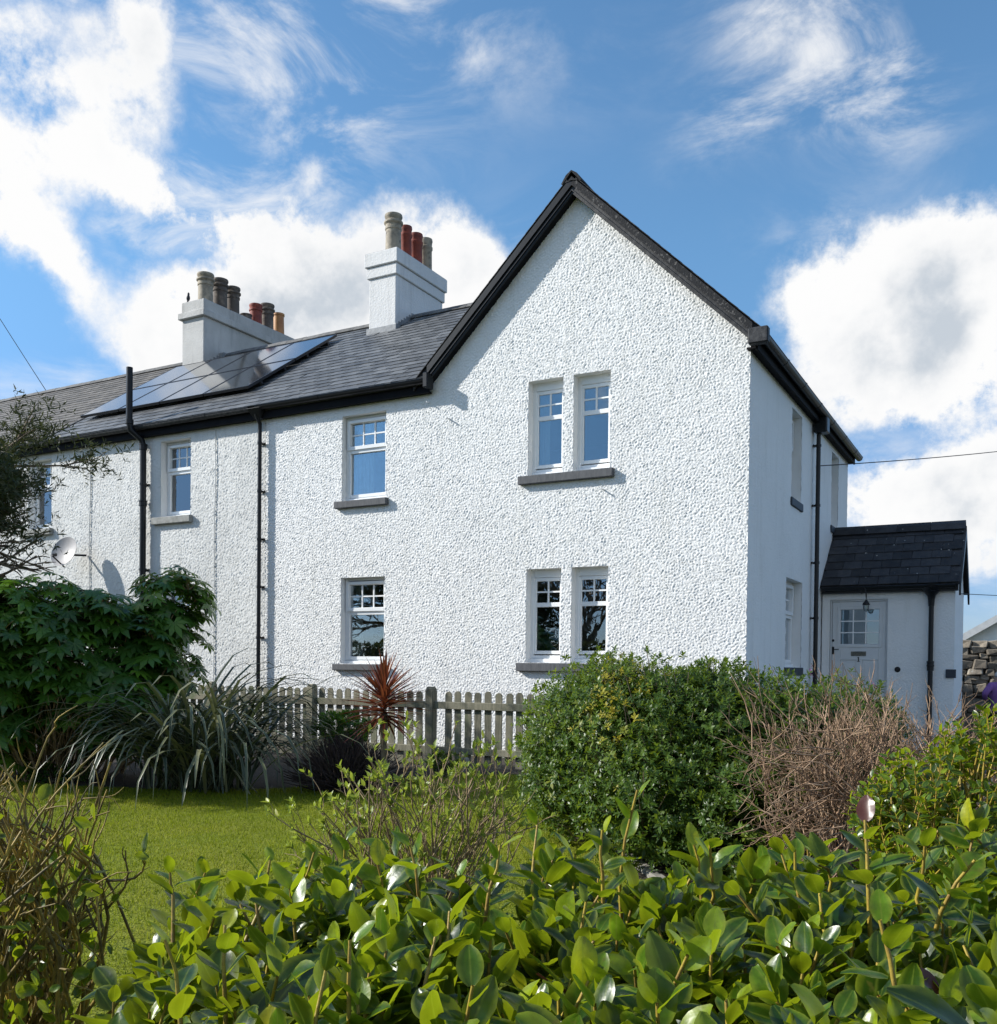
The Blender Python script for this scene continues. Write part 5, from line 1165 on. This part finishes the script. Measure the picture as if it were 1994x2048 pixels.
for p, n_ in zip(P, Nn):
    d = nrm((n_*.5+np.array([0, 0, .9])+rng.normal(size=3)*.2)[None])[0]; A = frame(d); ph = rng.uniform(0, 6)
    for i in range(9):
        a = ph+i*2.4; e = .05+1.1*i/9; o_ = A[:, 0]*math.cos(a)+A[:, 1]*math.sin(a); pd = o_*math.cos(e)+d*math.sin(e); L = rng.uniform(.15, .30)*(1-.4*i/9); q = p+pd*L; wp.append(np.array([p-d*.02, (p+q)/2+np.array([0, 0, .01]), q])); wr.append([.005, .004, .003])
        pp_.append(q); ax_.append(o_+np.array([0, 0, -.35])*rng.uniform(.3, 1.5)); nm_.append(d*.8+np.array([0, 0, .5])+o_*.35+rng.normal(size=3)*.25); ss_.append(rng.uniform(.16, .27)*(1-.35*i/9)); rn_.append(np.clip(rng.normal(.40, .25)+.25*(p[2] > 1.9), 0, .98))  # leaves high on the bush get lighter tones, painted in as sunlight
    if rng.random() < .75: continue
    b = np.array([fo[0]+(p[0]-fo[0])*.5, fo[1]+(p[1]-fo[1])*.5, 0.0]); wp.append(np.array([b, (b+p)/2+rng.normal(size=3)*.06, p])); wr.append([.018, .014, .010])
pp_, ax_, nm_, ss_, rn_ = map(np.array, (pp_, ax_, nm_, ss_, rn_)); RM3 = leaf_R(ax_, nm_); kk = rng.integers(0, 4, len(pp_)); dp_ = np.array([proj(p) for p in pp_])
front = -((pp_-np.array([fo[0], fo[1], 1.2]))@_F)+.8*(pp_[:, 2]-1); od = np.argsort(-(front*((dp_[:, 0] > 0))+ss_*3-10*(dp_[:, 0] < 0)))
FM = {}
for i in od[:300]:
    key = (int(kk[i]), int(rn_[i]*6))
    if key not in FM:
        T = PT[key[0]]; q = npmesh('leaf', T[0], T[1], False, np.full(len(T[0]), (key[1]+.5)/6), T[2]); q.materials.append(M_FATSIA); FM[key] = q
    o = link('leaf', FM[key], None, ft); o.matrix_local = Matrix.Translation(Vector(pp_[i]-fo)) @ Matrix([list(r) for r in RM3[i]]).to_4x4() @ Matrix.Diagonal((ss_[i], ss_[i], ss_[i], 1))
rs = od[300:]
stuff_tone(M_FATSIA)
leaves_obj('leaves', [scatter(PT[k], RM3[rs[kk[rs] == k]], pp_[rs[kk[rs] == k]], ss_[rs[kk[rs] == k]], rn_[rs[kk[rs] == k]]) for k in range(4)], M_FATSIA, ft)
tubes_obj('branches', wp, wr, M_STEMB, ft, 5, kind='stuff')

# ------------------------------------------------------------------ evergreen tree leaning in from the left
tp = np.array([-10.2, -6.6, 0.0]); tr = thing('evergreen_tree', 'dark feathery evergreen tree reaching in over the satellite dish', 'tree', tp); wp, wr, wn = [], [], []; ends = []
wp.append(np.array([tp, tp+[.05, .05, .8], tp+[.2, .1, 1.8], tp+[.3, .2, 3.0], tp+[.4, .2, 4.5]])); wr.append([.19, .16, .13, .09, .04]); wn.append(.5)
sprays = []
for i in range(80):
    z = rng.uniform(1.9, 3.75); a = rng.uniform(0, 6.28); L = rng.uniform(1.6, 2.7)*np.interp(z, [1.5, 2.8, 5.0], [.9, 1.1, .5])
    if i < 62: a = rng.normal(.02+YA_, .32); L = rng.uniform(1.7, 2.9)*np.interp(z, [2.0, 3.0, 4.0, 5.0], [.95, 1.0, .88, .66])
    d = np.array([math.cos(a), math.sin(a), rng.uniform(-.05, .22)]); b = tp+np.array([.25, .12, z]); sprays += branchy(b, b+d*L, .035, 5, .34, .38, .03, 6, .05, 2)
tubes_obj('trunk', wp[:1], wr[:1], M_BARK, tr, 10)
tubes_obj('branches', wp[1:], wr[1:], M_BARK, tr, 4, kind='stuff', rnd=wn[1:])
E1 = np.array([e[0] for e in sprays]); Ed = nrm(np.array([e[1] for e in sprays]))
keep = (E1[:, 2] > 2.95+.2*rng.normal(size=len(E1))); E1, Ed = E1[keep], Ed[keep]
eu = np.array([proj(p)[0] for p in E1]); near = eu > -180
ST = rosette(4, .10, .021, .45, 77, 1); tone0 = rng.normal(.45, .24, len(E1)); cp_ = []
for msk, per, sc in ((near, 24, 1.3), (~near, 6, 2.9)):
    e, d0, t0 = E1[msk], Ed[msk], tone0[msk]; k = len(e)*per
    P = np.repeat(e, per, 0)+rng.normal(size=(k, 3))*np.array([.16, .16, .085]); d_ = nrm(np.repeat(d0, per, 0)*.7+rng.normal(size=(k, 3))*.55+np.array([0, 0, .35]))
    cp_.append(scatter(ST, frames_to(d_), P, rng.uniform(.6, 1.2, k)*sc, np.clip(np.repeat(t0, per)+rng.normal(size=k)*.12, 0, .98)))
leaves_obj('crown', cp_, M_CONIF, tr)

# ------------------------------------------------------------------ trees across the lane (seen in the window glass)
def bare_tree(x, y, h, label, leafy):
    o = thing('roadside_tree', label, 'tree', (x, y, 0)); global wp, wr, wn
    wp, wr, wn = [], [], []; b = np.array([x, y, 0.]); ends = []
    wp.append(np.array([b, b+[.1, 0, h*.25], b+[.05, .1, h*.5]])); wr.append([.25, .2, .14]); wn.append(.4)
    for i in range(16):
        a = rng.uniform(0, 6.28); z = h*rng.uniform(.2, .5); p = b+np.array([.07, .05, z]); d = np.array([math.cos(a)*.7, math.sin(a)*.7, 1.0]); ends += branchy(p, p+d*h*.4*rng.uniform(.7, 1.1), .09, 5, .45, .5, .2, 6, .08, 3 if not leafy else 2)
    tubes_obj('trunk', wp[:1], wr[:1], M_BARK, o, 8); tubes_obj('branches', wp[1:], wr[1:], M_BARK, o, 3, kind='stuff', rnd=wn[1:])
    if leafy:
        E = np.array([e[0] for e in ends]); P = np.repeat(E, 12, 0)+rng.normal(size=(len(E)*12, 3))*.4; P[:, 2] = np.maximum(P[:, 2], .5)
        k = len(P); leaves_obj('crown', [scatter(leaf_grid(.22, .13, 2, 2), leaf_R(unit(k), unit(k)), P, rng.uniform(.7, 1.4, k), rng.random(k))], M_CONIF, o)
bare_tree(-14.5, -27, 7.5, 'bare roadside tree across the lane, reflected in the lower windows', False)
bare_tree(-19, -28, 7, 'dark evergreen tree across the lane, reflected in the lower windows', True)
bare_tree(-10.5, -29, 6.5, 'thin bare tree across the lane beside the evergreen, reflected in the lower windows', False)

rh = thing('added_reflection_hedge', 'unseen dark hedge added across the lane to darken the lower window reflections', 'hedge', (-12, -21, 0))  # hedge added out of view so the lower panes reflect something dark
k = 16000; P = np.stack([rng.uniform(-30, 10, k), rng.normal(-21, .5, k), rng.uniform(0, 1, k)**.7*2.3], 1); leaves_obj('leaves', [scatter(leaf_grid(.2, .12, 2, 1), leaf_R(unit(k), unit(k)), P, rng.uniform(.7, 1.4, k), rng.random(k))], M_CONIF, rh)
tubes_obj('branches', [np.array([[x, -21, 0], [x+.1, -21+.1, 1.0], [x, -21, 2.0]]) for x in np.arange(-30, 10, .6)], [[.04, .03, .01]]*67, M_BARK, rh, 5, kind='stuff')
# ================================================================== behind the house: stone wall, roof, person, cables
M_STONE = pm('rubble_stone', (.14, .12, .095), (.24, .205, .16), 9, rough=.9, bscale=25, bstr=.7, orand=.4, spots=((.33, .32, .28), 12, .62, .75))
M_MORT = pm('dark_mortar', (.10, .092, .08), (.15, .14, .12), 12, rough=.95, bscale=30, bstr=.6)
WY = 10.4; wz0, wz1 = -.5, 1.84
sw = thing('stone_wall', 'rough dark rubble stone wall with lichened coping behind the porch', 'wall', (0, WY, 0)); so_ = origin(sw); sw.rotation_euler = (0, 0, math.atan(.24))
MB().box(-3.2, 8.9, WY+.05, WY+.42, wz0, wz1-.02).obj('wall_core', M_MORT, sw)
SM = []
for k in range(10):
    r = random.Random(k); m = MB(); j = lambda: r.uniform(-.2, .2)
    c = [(-.5+j()*.6, -.5+j(), -.5+j()), (.5+j()*.6, -.5+j(), -.5+j()), (.5, .5, -.5), (-.5, .5, -.5), (-.5+j()*.6, -.5+j(), .5+j()), (.5+j()*.6, -.5+j(), .5+j()), (.5, .5, .5), (-.5, .5, .5)]
    m.hexa(c); q = m.mesh('stone', bev=.09); q.materials.append(M_STONE); SM.append(q)
stones = []; z = wz0
r = random.Random(4)
while z < wz1-.05:
    h = r.uniform(.075, .17); x = -3.2+r.uniform(0, .2)
    while x < 8.9:
        w = r.uniform(.11, .38); stones.append((x+w/2, z+h/2+r.uniform(-.035, .035), w*r.uniform(.9, 1.12), h*r.uniform(.85, 1.3), r.uniform(.12, .24))); x += w+.012
    z += h+.008
x = -3.2
while x < 8.9: w = r.uniform(.18, .4); stones.append((x+w/2, wz1+.06, w*.98, r.uniform(.12, .2), .5)); x += w+.01
def vis(s):
    u, v, d = proj((s[0]*.972, WY+s[0]*.233, s[1])); return 1690 < u < 2010
vs = [s for s in stones if vis(s)]; vs.sort(key=lambda s: -(s[1] > .2)*10-s[2]); ids = set(id(s) for s in vs[:290]); Vv, Ff, b_ = [], [], 0
for s in stones:
    yy = WY if s[4] < .3 else WY+.22
    if id(s) in ids:
        o = link('stone', SM[r.randrange(10)], None, sw, loc=(s[0]-so_[0], yy-so_[1], s[1])); o.scale = (s[2], s[4], s[3]); o.rotation_euler = (0, r.uniform(-.16, .16), 0)
    else:
        Q = SM[r.randrange(10)]; v = np.array([q.co for q in Q.vertices])*np.array([s[2], s[4], s[3]])+np.array([s[0], yy, s[1]])-so_
        Vv += v.tolist(); Ff += [tuple(i+b_ for i in p.vertices) for p in Q.polygons]; b_ += len(v)
me = bpy.data.meshes.new('stones'); me.from_pydata(Vv, [], Ff); link('stones', me, M_STONE, sw, kind='stuff')
# far bungalow
M_GREYR = pm('pale_roof_trim', (.46, .47, .48), (.38, .39, .4), 5, rough=.6)
bgp = onY(1905, 1288, 30); bh = thing('far_bungalow', 'distant grey-roofed bungalow gable showing over the stone wall', 'house', (bgp[0]+3.4, 32, 0))
x0 = bgp[0]-.1; zb = bgp[2]; rise = .62; wd = 6.8; ap = x0+wd/2
MB().add([(x0+.3, 30.1, -.5), (x0+wd-.3, 30.1, -.5), (x0+wd-.3, 30.1, zb+.1), (ap, 30.1, zb+rise*wd/2-.15), (x0+.3, 30.1, zb+.1)], [(0, 1, 2, 3, 4)]).obj('wall', M_HARL2, bh)
MB().box(x0+.3, x0+wd-.3, 30.11, 38, -.5, zb+.1).obj('wall', M_HARL2, bh)
m = MB()
for s_ in (-1, 1):
    xe = ap+s_*wd/2; m.hexa([(ap,29.8,zb+rise*wd/2-.02),(xe,29.8,zb-.02),(xe,38.2,zb-.02),(ap,38.2,zb+rise*wd/2-.02),(ap,29.8,zb+rise*wd/2+.1),(xe,29.8,zb+.1),(xe,38.2,zb+.1),(ap,38.2,zb+rise*wd/2+.1)])
m.obj('roof', M_SLATE, bh); m = MB()
for s_ in (-1, 1):
    xe = ap+s_*wd/2; m.hexa([(ap,29.74,zb+rise*wd/2-.2),(xe,29.74,zb-.2),(xe,29.79,zb-.2),(ap,29.79,zb+rise*wd/2-.2),(ap,29.74,zb+rise*wd/2+.1),(xe,29.74,zb+.1),(xe,29.79,zb+.1),(ap,29.79,zb+rise*wd/2+.1)])
m.obj('barge_board', M_GREYR, bh)

# person walking away on the driveway
pp0 = atD(1996, 1470, 20.0); px, py = pp0[0], pp0[1]; pz0 = float(gz(px, py))
person = thing('person', 'person in a purple jacket and black trousers walking by the stone wall', 'person', (px, py, pz0))
def skin(name, J, E, mat, parent, sub=2):
    me = bpy.data.meshes.new(name); keys = list(J); me.from_pydata([J[k][0] for k in keys], [(keys.index(a), keys.index(b)) for a, b in E], []); o = link(name, me, mat, parent)
    md = o.modifiers.new('Skin', 'SKIN'); md.use_smooth_shade = True
    for i, k in enumerate(keys):
        r_ = J[k][1]; me.skin_vertices[0].data[i].radius = r_ if hasattr(r_, '__len__') else (r_, r_)
    me.skin_vertices[0].data[0].use_root = True
    s_ = o.modifiers.new('Subdivision', 'SUBSURF'); s_.levels = sub; s_.render_levels = sub; return o
M_SKIN = pm('skin', (.50, .33, .25), (.46, .30, .23), 20, rough=.55); M_HAIR = pm('white_hair', (.62, .60, .57), (.5, .48, .45), 60, rough=.7, bscale=90, bstr=.5); M_JACK = pm('purple_jacket', (.24, .11, .34), (.19, .09, .28), 9, rough=.8, bscale=14, bstr=.4); M_TROU = pm('black_trousers', (.012, .012, .014), rough=.85, bscale=20, bstr=.3); M_SHOE = pm('dark_shoes', (.03, .025, .02), rough=.5)
ang = math.atan2(_F[1], _F[0])-math.pi/2+.15; ca, sa = math.cos(ang), math.sin(ang)
def L3(x, y, z): return (x*ca-y*sa, x*sa+y*ca, z)
body = {'pel': (L3(0, 0, .88), (.13, .10)), 'sp': (L3(0, 0, 1.08), (.12, .09)), 'ch': (L3(0, .01, 1.27), (.14, .10)), 'nk': (L3(0, .02, 1.40), .055), 'hd': (L3(0, .04, 1.50), (.075, .09)), 'tp': (L3(0, .03, 1.58), (.06, .07)),
  'sl': (L3(-.17, .01, 1.34), .06), 'el': (L3(-.36, -.05, 1.17), .042), 'wl': (L3(-.22, .12, 1.04), .032), 'hl': (L3(-.17, .17, 1.02), .036), 'sr': (L3(.17, .01, 1.34), .06), 'er': (L3(.25, -.04, 1.08), .042), 'wr': (L3(.26, .08, .86), .032), 'hr': (L3(.26, .12, .79), .036),
  'hpl': (L3(-.09, 0, .82), .085), 'kl': (L3(-.10, .06, .47), .055), 'al': (L3(-.10, -.06, .08), .04), 'tl': (L3(-.10, .10, .04), .038), 'hpr': (L3(.09, 0, .82), .085), 'kr': (L3(.10, .10, .48), .055), 'ar': (L3(.10, .12, .08), .04), 'tr': (L3(.11, .27, .05), .038)}
skin('body', body, [('pel','sp'),('sp','ch'),('ch','nk'),('nk','hd'),('hd','tp'),('ch','sl'),('sl','el'),('el','wl'),('wl','hl'),('ch','sr'),('sr','er'),('er','wr'),('wr','hr'),('pel','hpl'),('hpl','kl'),('kl','al'),('al','tl'),('pel','hpr'),('hpr','kr'),('kr','ar'),('ar','tr')], M_SKIN, person)
j = {'a': (L3(0, 0, .80), (.19, .15)), 'b': (L3(0, 0, 1.0), (.165, .13)), 'c': (L3(0, .01, 1.25), (.18, .135)), 'd': (L3(0, .02, 1.385), .085), 'sl': (L3(-.18, .01, 1.335), .085), 'el': (L3(-.36, -.05, 1.17), .066), 'wl': (L3(-.24, .10, 1.05), .05), 'sr': (L3(.18, .01, 1.335), .085), 'er': (L3(.25, -.04, 1.08), .066), 'wr': (L3(.26, .06, .90), .05)}
skin('jacket', j, [('a','b'),('b','c'),('c','d'),('c','sl'),('sl','el'),('el','wl'),('c','sr'),('sr','er'),('er','wr')], M_JACK, person)
j = {'p': (L3(0, 0, .86), (.15, .12)), 'l': (L3(-.09, 0, .76), .105), 'kl': (L3(-.10, .06, .47), .08), 'al': (L3(-.10, -.05, .12), .065), 'r': (L3(.09, 0, .76), .105), 'kr': (L3(.10, .10, .48), .08), 'ar': (L3(.10, .11, .12), .065)}
skin('trousers', j, [('p','l'),('l','kl'),('kl','al'),('p','r'),('r','kr'),('kr','ar')], M_TROU, person)
j = {'a': (L3(0, -.01, 1.50), (.09, .08)), 'b': (L3(0, .015, 1.59), (.088, .10)), 'c': (L3(0, .04, 1.63), (.05, .06))}
skin('hair', j, [('a','b'),('b','c')], M_HAIR, person)
for x_, y_ in ((-.10, -.02), (.105, .17)):
    q = L3(x_, y_, .045); m = MB(); f_ = np.array(L3(0, 1, 0)); m.bar((q[0]+px-f_[0]*.11, q[1]+py-f_[1]*.11, q[2]+pz0-.005), (q[0]+px+f_[0]*.14, q[1]+py+f_[1]*.14, q[2]+pz0-.005), .095, .085); m.obj('shoe', M_SHOE, person, bev=.025)

# overhead cables
M_WIRE = pm('black_cable', (.02, .02, .022), rough=.6)
def cable(P, Q, sag, label, r=.009):
    t = np.linspace(0, 1, 24)[:, None]; C_ = P*(1-t)+Q*t; C_[:, 2] -= (4*t*(1-t)).ravel()*sag; m = MB().tube(C_, r, 6); tag(m.obj('overhead_cable', M_WIRE, smooth=True), label, 'cable')
cable(onX(1634, 932, .03), atD(2300, 858, 26), .12, 'thin black cable running from the shaded end wall across the sky')
cable(onY(1914, 1187, 6.0), atD(2300, 1197, 36), .05, 'thin cable running from the porch gable to the far bungalow', .007)
cable(atD(112, 812, 26), atD(-300, 150, 27), .1, 'thin cable slanting over the evergreen tree and the left roof')

# potted plant behind the lower window
hpn = thing('house_plant', 'leafy potted plant standing inside the lower single window', 'plant', (-5.85, .38, 1.34))
MB().lathe((-5.85, .38, 1.33), [(.07, 0), (.10, .15), (.11, .15), (.11, .18), (.09, .18)], 16).obj('pot', M_RED, hpn, smooth=True)
k = 190; P = np.array([-5.86, .36, 1.68])+unit(k)*np.array([.22, .13, .17])*rng.uniform(.5, 1, (k, 1)); leaves_obj('leaves', [scatter(leaf_grid(.09, .04, 3, 2, .3, .3), leaf_R(P-np.array([-5.85, .38, 1.5])+unit(k)*.1, unit(k)+np.array([0, 0, 1])), P, rng.uniform(.6, 1.2, k), rng.random(k))], M_FATSIA, hpn)
MB().box(-6.6, -5.5, .19, .55, 1.27, 1.325).obj('window_board', M_UPVC, house)
